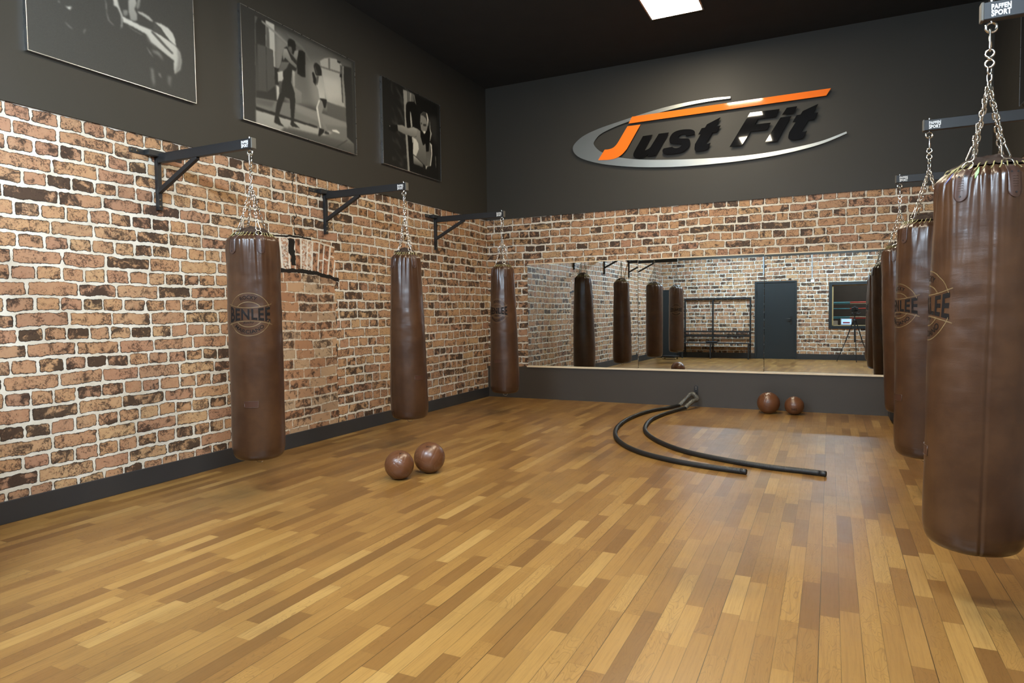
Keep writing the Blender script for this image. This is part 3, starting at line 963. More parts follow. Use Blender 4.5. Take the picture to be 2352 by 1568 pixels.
for i, (y, lab) in enumerate(((3.43, None), (5.37, 'black steel wall bracket on the right wall behind the top chain'), (7.50, 'black steel wall bracket on the right wall farthest away'))):
    o = protoR if i == 0 else copy_tree(protoR)
    o.location = (RX, y, 2.55)
    if lab: o['label'] = lab

# ------------------------------------------------------------------ medicine balls
def make_ball(r, loc, label, rot, txt):
    t = empty('medicine_ball', (loc[0], loc[1], r), label, 'medicine ball', 'leather medicine balls')
    import bmesh
    bm = bmesh.new(); bmesh.ops.create_icosphere(bm, subdivisions=6, radius=1.0)
    Rm = Matrix.Rotation(rot[2], 3, 'Z') @ Matrix.Rotation(rot[1], 3, 'Y') @ Matrix.Rotation(rot[0], 3, 'X')
    def seam_d(p):
        a = [abs(c) for c in p]
        k = a.index(max(a)); m = a[k]
        q = [c / m for c in p]
        i1, i2 = (k + 1) % 3, (k + 2) % 3
        edge = min(1 - abs(q[i1]), 1 - abs(q[i2]))
        strip = abs(abs(q[i1]) - 0.36)       # three strips on each of the six faces
        return min(edge, strip) * m
    for v in bm.verts:
        d = seam_d(v.co)
        dr = -0.013 * math.exp(-(d / 0.012) ** 2) + 0.006 * min(1.0, d / 0.12)
        p = Rm @ v.co
        v.co = p * (r * (1 + dr))
        if v.co.z < -r * 0.985: v.co.z = -r * 0.985
    me = bpy.data.meshes.new('leather_shell'); bm.to_mesh(me); bm.free()
    me.polygons.foreach_set('use_smooth', [True] * len(me.polygons))
    me.materials.append(M['ball'])
    o = bpy.data.objects.new('leather_shell', me); COL.objects.link(o); o.parent = t; o.location = (0, 0, -r * 0.015)
    # printed weight
    v2, f2, (w0, h0) = text_mesh(txt[0], 1.0, 0, 0.015)
    az, el, sz = txt[1], txt[2], txt[3]
    mb = MB(); vs = []
    for u, v in v2:
        a = az + u / w0 * sz / r / max(0.2, math.cos(el)); e = el + v / h0 * sz * 0.45 / r
        vs.append(Vector((math.cos(e) * math.cos(a), math.cos(e) * math.sin(a), math.sin(e))) * (r * 1.0085))
    mb.add(vs, f2); mb.build('weight_print', M['black_print'], o, recalc=False)
    return t
make_ball(0.115, (-3.083, 4.312), 'smaller brown medicine ball in front of the pair on open floor', (0.5, 0.75, 0.9), ('3KG', rad(-35), rad(62), 0.036))
make_ball(0.127, (-2.975, 4.585), 'larger brown medicine ball behind its partner on open floor', (0.9, 0.4, 0.3), ('5KG', rad(-62), rad(55), 0.042))
make_ball(0.134, (-0.689, 8.80), 'larger tan medicine ball leaning by the plinth under the mirror', (0.1, 0.2, 0.5), ('5KG', rad(-88), rad(12), 0.03))
make_ball(0.112, (-0.392, 8.82), 'smaller tan medicine ball at the plinth, right of the larger one', (0.0, 0.1, 0.2), ('3 KG', rad(-88), rad(-18), 0.06))

# ------------------------------------------------------------------ battle rope and its anchor
def smooth_path(pts, n):
    pts = [Vector(p) for p in pts]; out = []
    P = [pts[0] * 2 - pts[1]] + pts + [pts[-1] * 2 - pts[-2]]
    for i in range(1, len(P) - 2):
        for k in range(n):
            t_ = k / n; a, b_, c, d = P[i - 1], P[i], P[i + 1], P[i + 2]
            out.append(0.5 * ((2 * b_) + (c - a) * t_ + (2 * a - 5 * b_ + 4 * c - d) * t_ ** 2 + (3 * b_ - a - 3 * c + d) * t_ ** 3))
    out.append(P[-2]); return out
def resample(path, step):
    out = [path[0]]; acc = 0
    for a, b_ in zip(path, path[1:]):
        L = (b_ - a).length
        while acc + L >= step:
            f = (step - acc) / L; a = a + (b_ - a) * f; out.append(a.copy()); L = (b_ - a).length; acc = 0
        acc += L
    out.append(path[-1]); return out
RR = 0.0225
def fl(px, py, z=RR): return Vector(hit(px, py, 2, z))
outer = [fl(1561, 930, 0.035), fl(1530, 937), fl(1500, 942), fl(1470, 950), fl(1440, 963), fl(1420, 978), fl(1413, 993), fl(1418, 1008), fl(1440, 1025), fl(1480, 1041), fl(1540, 1056), fl(1600, 1067), fl(1660, 1076), fl(1714, 1083)]
inner = [fl(1574, 936, 0.035), fl(1545, 944), fl(1515, 954), fl(1492, 966), fl(1482, 980), fl(1484, 992), fl(1500, 1006), fl(1530, 1021), fl(1570, 1035), fl(1620, 1047), fl(1700, 1062), fl(1780, 1074), fl(1850, 1082), fl(1897, 1088)]
anc = Vector((-1.622, BY - 0.115, 0.165))
rope = empty('battle_rope', (anc.x, anc.y, 0), 'thick black battle rope looped through the plinth anchor, both ends on the floor', 'rope')
def rope_mesh(mb, path, ribs=True):
    path = resample(smooth_path(path, 12), 0.003)
    n = 18; prev = None; vs = []; fs = []
    for i, p in enumerate(path):
        t_ = (path[min(i + 1, len(path) - 1)] - path[max(i - 1, 0)]).normalized()
        u = t_.cross(Vector((0, 0, 1))).normalized() if prev is None else (prev - t_ * prev.dot(t_)).normalized()
        prev = u; w_ = t_.cross(u)
        for k in range(n):
            a = 2 * PI * k / n
            r_ = RR * (0.93 + 0.075 * abs(math.sin(i * PI / 4.2 + (1.0 if k % 2 else 0.0) * 0.7)))
            q = p + (u * math.cos(a) + w_ * math.sin(a)) * r_
            q = q - Vector((anc.x, anc.y, 0)); q.z = max(q.z, 0.0005)
            vs.append(q)
    m = len(path)
    for i in range(m - 1):
        for k in range(n): fs.append((i * n + k, i * n + (k + 1) % n, (i + 1) * n + (k + 1) % n, (i + 1) * n + k))
    fs.append(tuple(range(n))); fs.append(tuple((m - 1) * n + k for k in range(n)))
    mb.add(vs, fs)
mb = MB(); rope_mesh(mb, outer); o = mb.build('rope_strand', M['rope'], rope, smooth=True)
mb = MB(); rope_mesh(mb, inner); o = mb.build('rope_strand', M['rope'], rope, smooth=True)
# heat-shrink ends
for pth in (outer, inner):
    e, d_ = pth[-1], (pth[-1] - pth[-2]).normalized()
    mb = MB(); off = Vector((anc.x, anc.y, 0))
    mb.tube([e - d_ * 0.05 - off, e - off, e + d_ * 0.004 - off], [RR * 0.99, RR * 1.0, RR * 0.8], 18)
    mb.build('end_cap', M['black_plastic'], rope, smooth=True)
# creased sleeve running up to the anchor and back
sl = [outer[0] + Vector((0, 0, 0)), outer[0] + (anc - outer[0]) * 0.35 + Vector((-0.01, 0, 0.015)), outer[0] + (anc - outer[0]) * 0.75 + Vector((-0.012, -0.01, 0.045)), anc + Vector((-0.03, -0.035, 0.022)), anc + Vector((0.012, -0.045, 0.0)),
      anc + Vector((0.035, -0.06, -0.05)), inner[0] + (anc - inner[0]) * 0.42 + Vector((0.035, -0.02, 0.01)), inner[0]]
path = resample(smooth_path(sl, 14), 0.007)
mb = MB(); n = 20; prev = None; vs = []; fs = []
for i, p in enumerate(path):
    t_ = (path[min(i + 1, len(path) - 1)] - path[max(i - 1, 0)]).normalized()
    u = t_.orthogonal().normalized() if prev is None else (prev - t_ * prev.dot(t_)).normalized()
    prev = u; w_ = t_.cross(u)
    for k in range(n):
        a = 2 * PI * k / n
        q = mn.noise((math.cos(a) * 1.3 + i * 0.14, math.sin(a) * 1.3, i * 0.11)); q2 = mn.noise((math.cos(a) * 3, i * 0.35, math.sin(a) * 3))
        r_ = 0.0255 + 0.007 * (1 - abs(q) * 3) * 0.6 + 0.004 * q2
        vv = p + (u * math.cos(a) + w_ * math.sin(a)) * r_ - Vector((anc.x, anc.y, 0)); vv.z = max(vv.z, 0.001)
        vs.append(vv)
m = len(path)
for i in range(m - 1):
    for k in range(n): fs.append((i * n + k, i * n + (k + 1) % n, (i + 1) * n + (k + 1) % n, (i + 1) * n + k))
fs.append(tuple(range(n))); fs.append(tuple((m - 1) * n + k for k in range(n)))
mb.add(vs, fs); mb.build('rope_sleeve', M['sleeve'], rope, smooth=True)['label'] = 'creased grey nylon sleeve'
# anchor
t = empty('rope_anchor', (-1.622, BY - 0.035, 0.0), 'black rounded anchor plate with two bright screws on the plinth', 'anchor')
mb = MB(); pts = []
for k in range(13):
    a = PI * k / 12; pts.append((0.026 * math.cos(a), 0.262 + 0.026 * math.sin(a)))
for k in range(13):
    a = PI + PI * k / 12; pts.append((0.026 * math.cos(a), 0.11 + 0.026 * math.sin(a)))
mb.extrude(pts, lambda u, v, w_: (u, -w_, v), 0.008)
mb.build('anchor_plate', M['black_plastic'], t)
mb = MB(); mb.tube([(0, -0.004, 0.20), (0, -0.038, 0.19), (0, -0.046, 0.165), (0, -0.038, 0.14), (0, -0.004, 0.13)], 0.007, 10); mb.build('anchor_loop', M['black_plastic'], t, smooth=True)
for z in (0.265, 0.238):
    MB().cyl((0, -0.008, z), (0, -0.013, z), 0.0065, 12).build('screw', M['chrome'], t)

# ------------------------------------------------------------------ JUST FIT sign, traced in plan on its wall
sign = empty('wall_sign', (-1.2, BY - P_ - 0.030, 3.75), 'large Just Fit wall sign, orange black and silver letters on the dark back wall', 'sign')
SY = BY - P_ - 0.030
def sg(x, y):
    p = hit(1310 + x / 3.675, 190 + y / 3.675, 1, SY)
    return (p[0] + 1.2, p[2] - 3.75)
def catm(pts, n=6, closed=False):
    out = []; m = len(pts)
    for i in range(m if closed else m - 1):
        if closed: a, b_, c, d = (pts[(i + k) % m] for k in (-1, 0, 1, 2))
        else: a, b_, c, d = pts[max(i - 1, 0)], pts[i], pts[i + 1], pts[min(i + 2, m - 1)]
        for k in range(n):
            t_ = k / n
            out.append(tuple(0.5 * (2 * b_[j] + (c[j] - a[j]) * t_ + (2 * a[j] - 5 * b_[j] + 4 * c[j] - d[j]) * t_ ** 2 + (3 * b_[j] - a[j] - 3 * c[j] + d[j]) * t_ ** 3) for j in (0, 1)))
    if not closed: out.append(pts[-1])
    return out
def plate(name, pts, mat, w0, th, lab=None, tip=0.0):
    import mathutils.geometry as mg
    P2 = [sg(*p) for p in pts]
    n = len(P2)
    tri = mg.tessellate_polygon([[Vector((a, b_, 0)) for a, b_ in P2]])
    vmid = sum(p[1] for p in P2) / n
    f = lambda a, b_, w_: (a, -w_ - (b_ - vmid) * math.tan(rad(tip)), b_)
    vs = [f(a, b_, w0 + th) for a, b_ in P2] + [f(a, b_, w0) for a, b_ in P2]
    fs = [tuple(x) for x in tri] + [tuple(n + i for i in reversed(x)) for x in tri] + [(i, (i + 1) % n, n + (i + 1) % n, n + i) for i in range(n)]
    mb = MB(); mb.add(vs, fs)
    o = mb.build(name, mat, sign)
    if lab: o['label'] = lab
    return o
ring_o = catm([(1352, 117), (1200, 131), (1000, 163), (800, 208), (600, 267), (400, 333), (250, 385), (120, 445), (45, 508), (22, 557), (45, 606), (110, 645), (250, 682), (420, 703), (600, 713), (850, 711), (1100, 695), (1400, 664), (1700, 619), (1950, 565), (2150, 506), (2335, 427)])
ring_i = catm([(2330, 412), (2130, 489), (1900, 546), (1650, 592), (1400, 622), (1100, 642), (850, 650), (640, 650), (480, 640), (350, 617), (255, 580), (204, 530), (206, 492), (260, 432), (380, 372), (500, 327), (640, 285), (800, 240), (1000, 190), (1200, 153), (1350, 133)])
plate('silver_swoosh', ring_o + ring_i, M['silver'], 0.0, 0.008, 'silver oval swoosh')
plate('letter_bar', [(525, 290), (2201, 50), (2160, 112), (495, 347)], M['orange'], 0.013, 0.010, 'long orange bar', tip=1.95)
plate('letter_j', [(485, 370), (595, 355)] + catm([(480, 560), (440, 605), (395, 635), (340, 650), (290, 654), (238, 655)]) + catm([(293, 567), (330, 563), (365, 550), (392, 525), (412, 495)]), M['orange'], 0.009, 0.010, 'orange letter J')
plate('letter_u', [(615, 452), (695, 440), (632, 553)] + catm([(628, 562), (632, 570), (645, 567), (665, 557), (678, 545)], 3) + [(748, 432), (833, 421), (722, 614), (650, 628), (660, 602)] + catm([(640, 622), (610, 636), (575, 641), (548, 634), (535, 617), (535, 598), (545, 575)], 3), M['black_gloss'], 0.004, 0.010, 'black letter u')
plate('letter_s', catm([(1050, 436), (1052, 415), (1035, 400), (1000, 394), (930, 400), (875, 420), (845, 455), (838, 490), (850, 512), (890, 517), (930, 517), (940, 526), (925, 545), (893, 553), (868, 548)], 4) + [(862, 541), (788, 556)] + catm([(779, 572), (783, 592), (803, 605), (850, 606), (930, 592), (985, 560), (1010, 520), (1010, 487), (990, 472), (930, 471), (912, 465), (914, 452), (935, 440), (962, 434), (976, 440)], 4) + [(978, 452)], M['black_gloss'], 0.004, 0.010, 'black letter s')
plate('letter_t', [(1269, 293), (1230, 369), (1270, 362), (1238, 417), (1200, 423)] + catm([(1153, 502), (1150, 512), (1158, 517), (1187, 507)], 3) + [(1160, 562)] + catm([(1130, 573), (1095, 579), (1062, 578), (1049, 562), (1053, 520)], 3) + [(1103, 434), (1080, 439), (1110, 385), (1138, 380), (1155, 352)], M['black_gloss'], 0.004, 0.010, 'black letter t of Just')
plate('letter_f', [(1518, 255), (1768, 223), (1735, 290), (1585, 308), (1557, 354), (1693, 338), (1660, 398), (1522, 414), (1447, 531), (1345, 543)], M['black_gloss'], 0.004, 0.010, 'black letter F')
plate('letter_i', [(1775, 295), (1867, 283), (1745, 497), (1642, 507)], M['black_gloss'], 0.004, 0.010, 'black stem of letter i')
plate('letter_dot', [(1828, 213), (1915, 200), (1885, 262), (1787, 273)], M['black_gloss'], 0.004, 0.010, 'black dot of letter i')
plate('letter_t', [(2093, 180), (2050, 258), (2092, 252), (2060, 313), (2010, 320)] + catm([(1955, 405), (1952, 414), (1960, 418), (1998, 408)], 3) + [(1965, 470)] + catm([(1930, 480), (1890, 486), (1852, 481), (1839, 462), (1848, 420)], 3) + [(1903, 334), (1875, 337), (1910, 276), (1943, 270), (1963, 240)], M['black_gloss'], 0.004, 0.010, 'black letter t of Fit')

# ------------------------------------------------------------------ black and white photographs on the walls
def inside(poly, X, Y):
    r = np.zeros(X.shape, bool); n = len(poly); j = n - 1
    for i in range(n):
        xi, yi = poly[i]; xj, yj = poly[j]
        with np.errstate(divide='ignore', invalid='ignore'):
            c = ((yi > Y) != (yj > Y)) & (X < (xj - xi) * (Y - yi) / (yj - yi + 1e-12) + xi)
        r ^= c; j = i
    return r
def blur(a, k):
    k = int(k)
    for _ in range(2):
        for ax in (0, 1):
            if k < 1: continue
            p = np.pad(a, [(k, k) if q == ax else (0, 0) for q in (0, 1)], mode='edge')
            cs = np.cumsum(p, axis=ax)
            cs = np.insert(cs, 0, 0, axis=ax)
            n_ = 2 * k + 1
            sl1 = [slice(None)] * 2; sl2 = [slice(None)] * 2
            sl1[ax] = slice(n_, None); sl2[ax] = slice(0, cs.shape[ax] - n_)
            a = (cs[tuple(sl1)] - cs[tuple(sl2)]) / n_
    return a
def srgb2lin(v): v = v / 255.0; return np.where(v <= 0.04045, v / 12.92, ((v + 0.055) / 1.055) ** 2.4)
pm = NT('photo_print')
va = pm.node('ShaderNodeVertexColor'); va.layer_name = 'print'
pm.set(color=va.outputs[0], rough=0.5, spec=0.2)
def picture(y0, y1, z0, z1, layers, crop, label, base=46, tex=None, side=1, step=0.0044, gain=1.0):
    """canvas on the left wall; layers traced from the photo (crop = x0, y0, scale)"""
    xw = LX + P_
    t = empty('framed_photo', (xw, y0, z0), label, 'picture', 'black and white boxing photographs on the left wall')
    W_, H_ = y1 - y0, z1 - z0
    TH = 0.030
    nx, ny = int(W_ / step), int(H_ / step)
    gy, gz = np.meshgrid(np.linspace(0, W_, nx + 1), np.linspace(0, H_, ny + 1))
    img = np.full(gy.shape, float(base))
    if tex is not None: img = tex(img, gy, gz, W_, H_)
    for L in layers:
        poly, v0, v1, bl = L[0], L[1], L[2], L[3]
        pp = []
        for (a, b_) in poly:
            h_ = hit(crop[0] + a / crop[2], crop[1] + b_ / crop[2], 0, xw + TH)
            pp.append((h_[1] - y0, h_[2] - z0))
        m = inside(pp, gy, gz).astype(float)
        m = blur(m, max(1, bl * 1.3))
        zs_ = [p[1] for p in pp]; q = np.clip((gz - min(zs_)) / (max(zs_) - min(zs_) + 1e-6), 0, 1)
        val = v1 + (v0 - v1) * q        # v0 at the top, v1 at the bottom
        img = img * (1 - m) + val * m
    mesh = MB()
    n1 = (nx + 1) * (ny + 1)
    ins = 0.004
    vs = np.stack([np.full(n1, TH), np.clip(gy, ins, W_ - ins).ravel(), np.clip(gz, ins, H_ - ins).ravel()], 1)
    idx = np.arange(n1).reshape(ny + 1, nx + 1)
    fs = np.stack([idx[:-1, :-1].ravel(), idx[:-1, 1:].ravel(), idx[1:, 1:].ravel(), idx[1:, :-1].ravel()], 1)
    me = bpy.data.meshes.new('print'); me.from_pydata(vs.tolist(), [], fs.tolist()); me.update()
    ca = me.color_attributes.new('print', 'FLOAT_COLOR', 'POINT')
    rngs = np.random.RandomState(3)
    L_ = srgb2lin(np.clip(img * gain + rngs.normal(0, 1.2, img.shape), 2, 250)).ravel()
    colr = np.stack([L_ * 1.03, L_, L_ * 0.88, np.ones_like(L_)], 1).astype(np.float32)
    ca.data.foreach_set('color', colr.ravel())
    me.materials.append(pm.m)
    o = bpy.data.objects.new('print', me); COL.objects.link(o); o.parent = t
    fr = MB()
    e = 0.004
    fr.b(0.0, TH + 0.003, 0, e, 0, H_); fr.b(0.0, TH + 0.003, W_ - e, W_, 0, H_)
    fr.b(0.0, TH + 0.003, e, W_ - e, 0, e); fr.b(0.0, TH + 0.003, e, W_ - e, H_ - e, H_)
    fr.b(0.0, 0.004, e, W_ - e, e, H_ - e)
    fr.build('frame', M['alu'], t)
    return t
def streaks(img, gy, gz, W_, H_):
    out = img.copy()
    for i in range(gy.shape[0]):
        for j in range(gy.shape[1]):
            q = mn.noise((gy[i, j] * 9, gz[i, j] * 14 + gy[i, j] * 5, 0))
            if gy[i, j] < W_ * 0.52 and gy[i, j] > W_ * 0.14: out[i, j] += max(0, q) * 42
    return out
cr1 = (120, 0, 6.4)
L1 = [
 ([(820, -420), (1010, -560), (1230, -470), (1290, -200), (1300, 60), (1245, 300), (1130, 280), (980, 130), (900, 0), (820, -200)], 62, 58, 5),
 ([(1010, -480), (1200, -430), (1265, -220), (1180, -150), (1080, -250)], 110, 90, 5),
 ([(1125, -140), (1230, 0), (1240, 60), (1205, 140), (1246, 200), (1245, 300), (1205, 310), (1150, 285), (1128, 190), (1120, 60)], 150, 120, 1),
 ([(1040, 150), (1105, 150), (1110, 215), (1070, 240), (1040, 215)], 120, 95, 1),
 ([(890, -60), (955, -20), (972, 60), (1000, 140), (1032, 220), (1036, 380), (1003, 432), (1012, 370), (1016, 250), (960, 112), (905, 80)], 170, 120, 1),
 ([(1262, -40), (1297, -20), (1282, 110), (1246, 137), (1232, 95)], 120, 100, 1),
 ([(1250, 165), (1330, 185), (1420, 240), (1492, 320), (1445, 312), (1360, 250), (1262, 190)], 150, 140, 1),
 ([(1500, 325), (1600, 350), (1700, 410), (1770, 490), (1808, 580), (1818, 675), (1720, 590), (1640, 480), (1600, 410)], 165, 170, 1),
 ([(1030, 240), (1150, 300), (1300, 375), (1450, 440), (1600, 515), (1750, 620), (1820, 680), (1878, 780), (1900, 900), (1880, 1020), (1800, 1085), (1785, 980), (1790, 890), (1700, 820), (1590, 730), (1440, 620), (1380, 500), (1200, 400), (1040, 320)], 170, 150, 1),
 ([(1840, 690), (1885, 790), (1903, 900), (1885, 1020), (1800, 1088), (1840, 960), (1850, 850)], 120, 105, 2),
 ([(1470, 452), (1580, 560), (1660, 650), (1785, 785), (1768, 800), (1640, 680), (1540, 570), (1450, 470)], 74, 74, 1),
 ([(1500, 325), (1640, 480), (1720, 590), (1818, 690), (1740, 622), (1600, 518), (1480, 452)], 66, 66, 1),
 ([(1380, 490), (1450, 620), (1560, 710), (1500, 700), (1400, 600)], 80, 75, 2),
 ([(1470, 735), (1560, 760), (1615, 830), (1630, 890), (1560, 810), (1480, 765)], 112, 100, 2),
 ([(1450, 1000), (1482, 1010), (1508, 1200), (1492, 1280), (1462, 1150)], 108, 96, 2),
 ([(1700, 1120), (1752, 1120), (1735, 1280), (1702, 1220)], 96, 88, 2),
 ([(1550, 1070), (1590, 1080), (1612, 1150), (1580, 1130)], 96, 88, 1),
 ([(192, 88), (240, 102), (282, 98), (258, 145)], 190, 180, 0),
 ([(175, 300), (215, 345), (300, 420), (292, 428), (225, 380)], 104, 96, 1),
 ([(498, 428), (478, 455), (468, 490), (458, 480), (468, 445)], 120, 110, 1),
 ([(84, 0), (110, 35), (98, 34), (84, 12)], 160, 160, 0),
 ([(766, -40), (800, 60), (806, 190), (840, 300), (915, 372), (890, 368), (822, 300), (795, 190), (785, 60)], 108, 100, 1),
 ([(1085, 360), (1190, 430), (1300, 490), (1345, 520), (1280, 495), (1180, 440)], 92, 86, 1),
 ([(1380, 680), (1440, 760), (1495, 855), (1430, 780)], 104, 96, 1),
]
p1 = picture(2.616, 3.897, 3.068, 4.078, L1, cr1, 'dark framed photo of a bearded muscular boxer raising his arms, leftmost on the wall', 58, gain=1.08)  # base grey lifted: the haze of reflections on the gloss is in the print colour
cr2 = (530, 0, 4.2367)
L2 = [
 ([(235, 150), (1175, 607), (1197, 1505), (245, 1210)], 62, 60, 0),
 ([(225, 140), (340, 195), (345, 455), (260, 430), (250, 640), (235, 640)], 40, 46, 2),
 ([(232, 150), (262, 165), (240, 230), (250, 640), (236, 640)], 78, 66, 1),
 ([(430, 260), (900, 480), (1175, 640), (1175, 1080), (560, 1000), (440, 850)], 78, 100, 4),
 ([(430, 300), (560, 420), (640, 700), (600, 860), (450, 820), (425, 560)], 118, 104, 6),
 ([(338, 195), (425, 240), (430, 540), (438, 820), (415, 700), (410, 490), (345, 455)], 168, 150, 0),
 ([(340, 250), (370, 262), (380, 470), (345, 455)], 90, 80, 1),
 ([(300, 195), (430, 300), (560, 425), (552, 440), (430, 325), (300, 215)], 128, 120, 1),
 ([(540, 325), (700, 455), (780, 590), (765, 590), (690, 470), (600, 395)], 100, 92, 2),
 ([(740, 620), (980, 600), (1100, 760), (1080, 1000), (950, 1080), (800, 1000), (770, 800)], 118, 128, 9),
 ([(868, 592), (910, 568), (960, 562), (1020, 572), (1060, 600), (1085, 640), (1115, 1045), (935, 985), (915, 860), (890, 720)], 152, 150, 1),
 ([(890, 740), (1060, 780), (1080, 960), (940, 980), (900, 860)], 172, 168, 6),
 ([(948, 565), (964, 565), (968, 680), (952, 678)], 88, 92, 0),
 ([(870, 640), (1080, 705), (1080, 722), (872, 655)], 96, 92, 0),
 ([(1062, 630), (1078, 640), (1098, 1000), (1085, 1000)], 70, 66, 0),
 ([(1035, 585), (1070, 600), (1066, 620), (1038, 606)], 24, 24, 0),
 ([(1078, 635), (1175, 660), (1190, 1090), (1195, 1400), (1130, 1340), (1118, 1050), (1098, 860)], 36, 42, 1),
 ([(1085, 640), (1100, 645), (1098, 760), (1115, 940), (1120, 1050), (1108, 1040), (1092, 860)], 128, 120, 0),
 ([(1062, 715), (1082, 722), (1080, 755), (1062, 750)], 22, 22, 0),
 ([(932, 985), (1118, 1060), (1125, 1190), (940, 1115)], 84, 78, 1),
 ([(262, 430), (345, 455), (410, 490), (432, 830), (355, 895), (275, 870)], 72, 64, 0),
 ([(340, 455), (346, 457), (356, 892), (350, 892)], 48, 48, 0),
 ([(250, 880), (355, 895), (430, 840), (448, 985), (250, 950)], 40, 46, 1),
 ([(420, 650), (500, 680), (500, 840), (430, 820)], 30, 34, 1),
 ([(445, 830), (475, 850), (470, 960), (450, 975)], 168, 150, 0),
 ([(610, 840), (690, 900), (690, 1000), (620, 1005)], 118, 100, 1),
 ([(598, 680), (622, 700), (625, 850), (606, 840)], 150, 130, 0),
 ([(245, 950), (445, 985), (640, 1010), (1125, 1190), (1132, 1335), (1197, 1400), (1197, 1505), (250, 1210)], 104, 96, 1),
 ([(245, 955), (430, 990), (400, 1045), (245, 1010)], 80, 84, 2),
 ([(245, 1068), (560, 1150), (845, 1248), (1000, 1290), (880, 1330), (620, 1250), (560, 1230), (560, 1300), (250, 1212)], 150, 128, 2),
 ([(620, 1010), (1125, 1195), (1128, 1240), (930, 1215), (640, 1090)], 122, 112, 2),
 ([(520, 1240), (900, 1320), (1197, 1400), (1197, 1505), (480, 1280)], 84, 62, 2),
 ([(1130, 1360), (1140, 1365), (1010, 1450), (1000, 1445)], 56, 56, 0),
 ([(245, 1035), (845, 1230), (845, 1248), (245, 1068)], 32, 32, 0),
 ([(985, 1262), (1030, 1264), (1062, 1290), (1055, 1300), (990, 1278)], 200, 190, 0),
 # man
 ([(520, 465), (548, 450), (585, 520), (640, 590), (650, 650), (632, 692), (598, 676), (588, 800), (622, 905), (628, 985), (614, 1190), (672, 1246), (600, 1232), (580, 1212), (588, 1160), (574, 960), (527, 945), (500, 1020), (466, 1130), (486, 1195), (522, 1233), (470, 1216), (422, 1192), (430, 1130), (446, 1010), (480, 900), (490, 790), (455, 730), (462, 690), (490, 620), (505, 520)], 34, 30, 0),
 ([(553, 400), (568, 377), (590, 378), (622, 400), (634, 440), (632, 490), (608, 532), (585, 505), (556, 455)], 24, 22, 0),
 ([(562, 450), (590, 455), (600, 500), (590, 535), (560, 480)], 90, 70, 0),
 ([(515, 470), (546, 475), (590, 580), (648, 640), (638, 665), (575, 612), (530, 560), (512, 590), (502, 530)], 140, 92, 0),
 ([(495, 600), (572, 605), (545, 660), (500, 705), (462, 690)], 92, 80, 0),
 ([(455, 700), (505, 690), (512, 770), (495, 800), (462, 800)], 168, 150, 0),
 ([(466, 790), (500, 790), (490, 905), (474, 905)], 74, 56, 0),
 ([(622, 495), (665, 486), (685, 510), (660, 545), (642, 580), (612, 545)], 130, 110, 1),
 ([(660, 487), (700, 493), (724, 515), (726, 752), (690, 746), (650, 716), (642, 600), (655, 530)], 18, 20, 0),
 # woman
 ([(806, 640), (818, 612), (838, 612), (868, 640), (884, 690), (886, 738), (848, 742), (824, 724)], 26, 28, 0),
 ([(822, 640), (846, 720), (830, 722), (814, 668)], 60, 54, 0),
 ([(846, 738), (888, 738), (904, 790), (914, 890), (918, 955), (864, 962), (850, 870), (834, 830), (840, 780)], 150, 172, 0),
 ([(836, 740), (858, 738), (850, 800), (838, 830), (826, 800)], 76, 70, 0),
 ([(790, 708), (804, 697), (816, 725), (832, 770), (826, 832), (804, 800), (800, 760)], 22, 22, 0),
 ([(864, 955), (932, 968), (934, 1000), (924, 1050), (904, 1048), (884, 985)], 24, 28, 0),
 ([(858, 965), (890, 985), (904, 1040), (884, 1110), (944, 1275), (914, 1268), (880, 1180), (888, 1250), (866, 1250), (846, 1110), (830, 1050)], 120, 110, 0),
 ([(858, 968), (868, 980), (846, 1040), (880, 1250), (868, 1250), (832, 1050)], 200, 180, 0),
 ([(862, 1246), (912, 1262), (905, 1290), (868, 1324), (850, 1320)], 24, 22, 0),
 ([(916, 1270), (956, 1290), (958, 1312), (910, 1298)], 44, 40, 0),
]
p2 = picture(4.383, 5.957, 3.065, 4.080, L2, cr2, 'black and white framed photo of two boxers training in a hall, middle of the wall', 46, gain=1.08)
cr3 = (860, 170, 6.272)
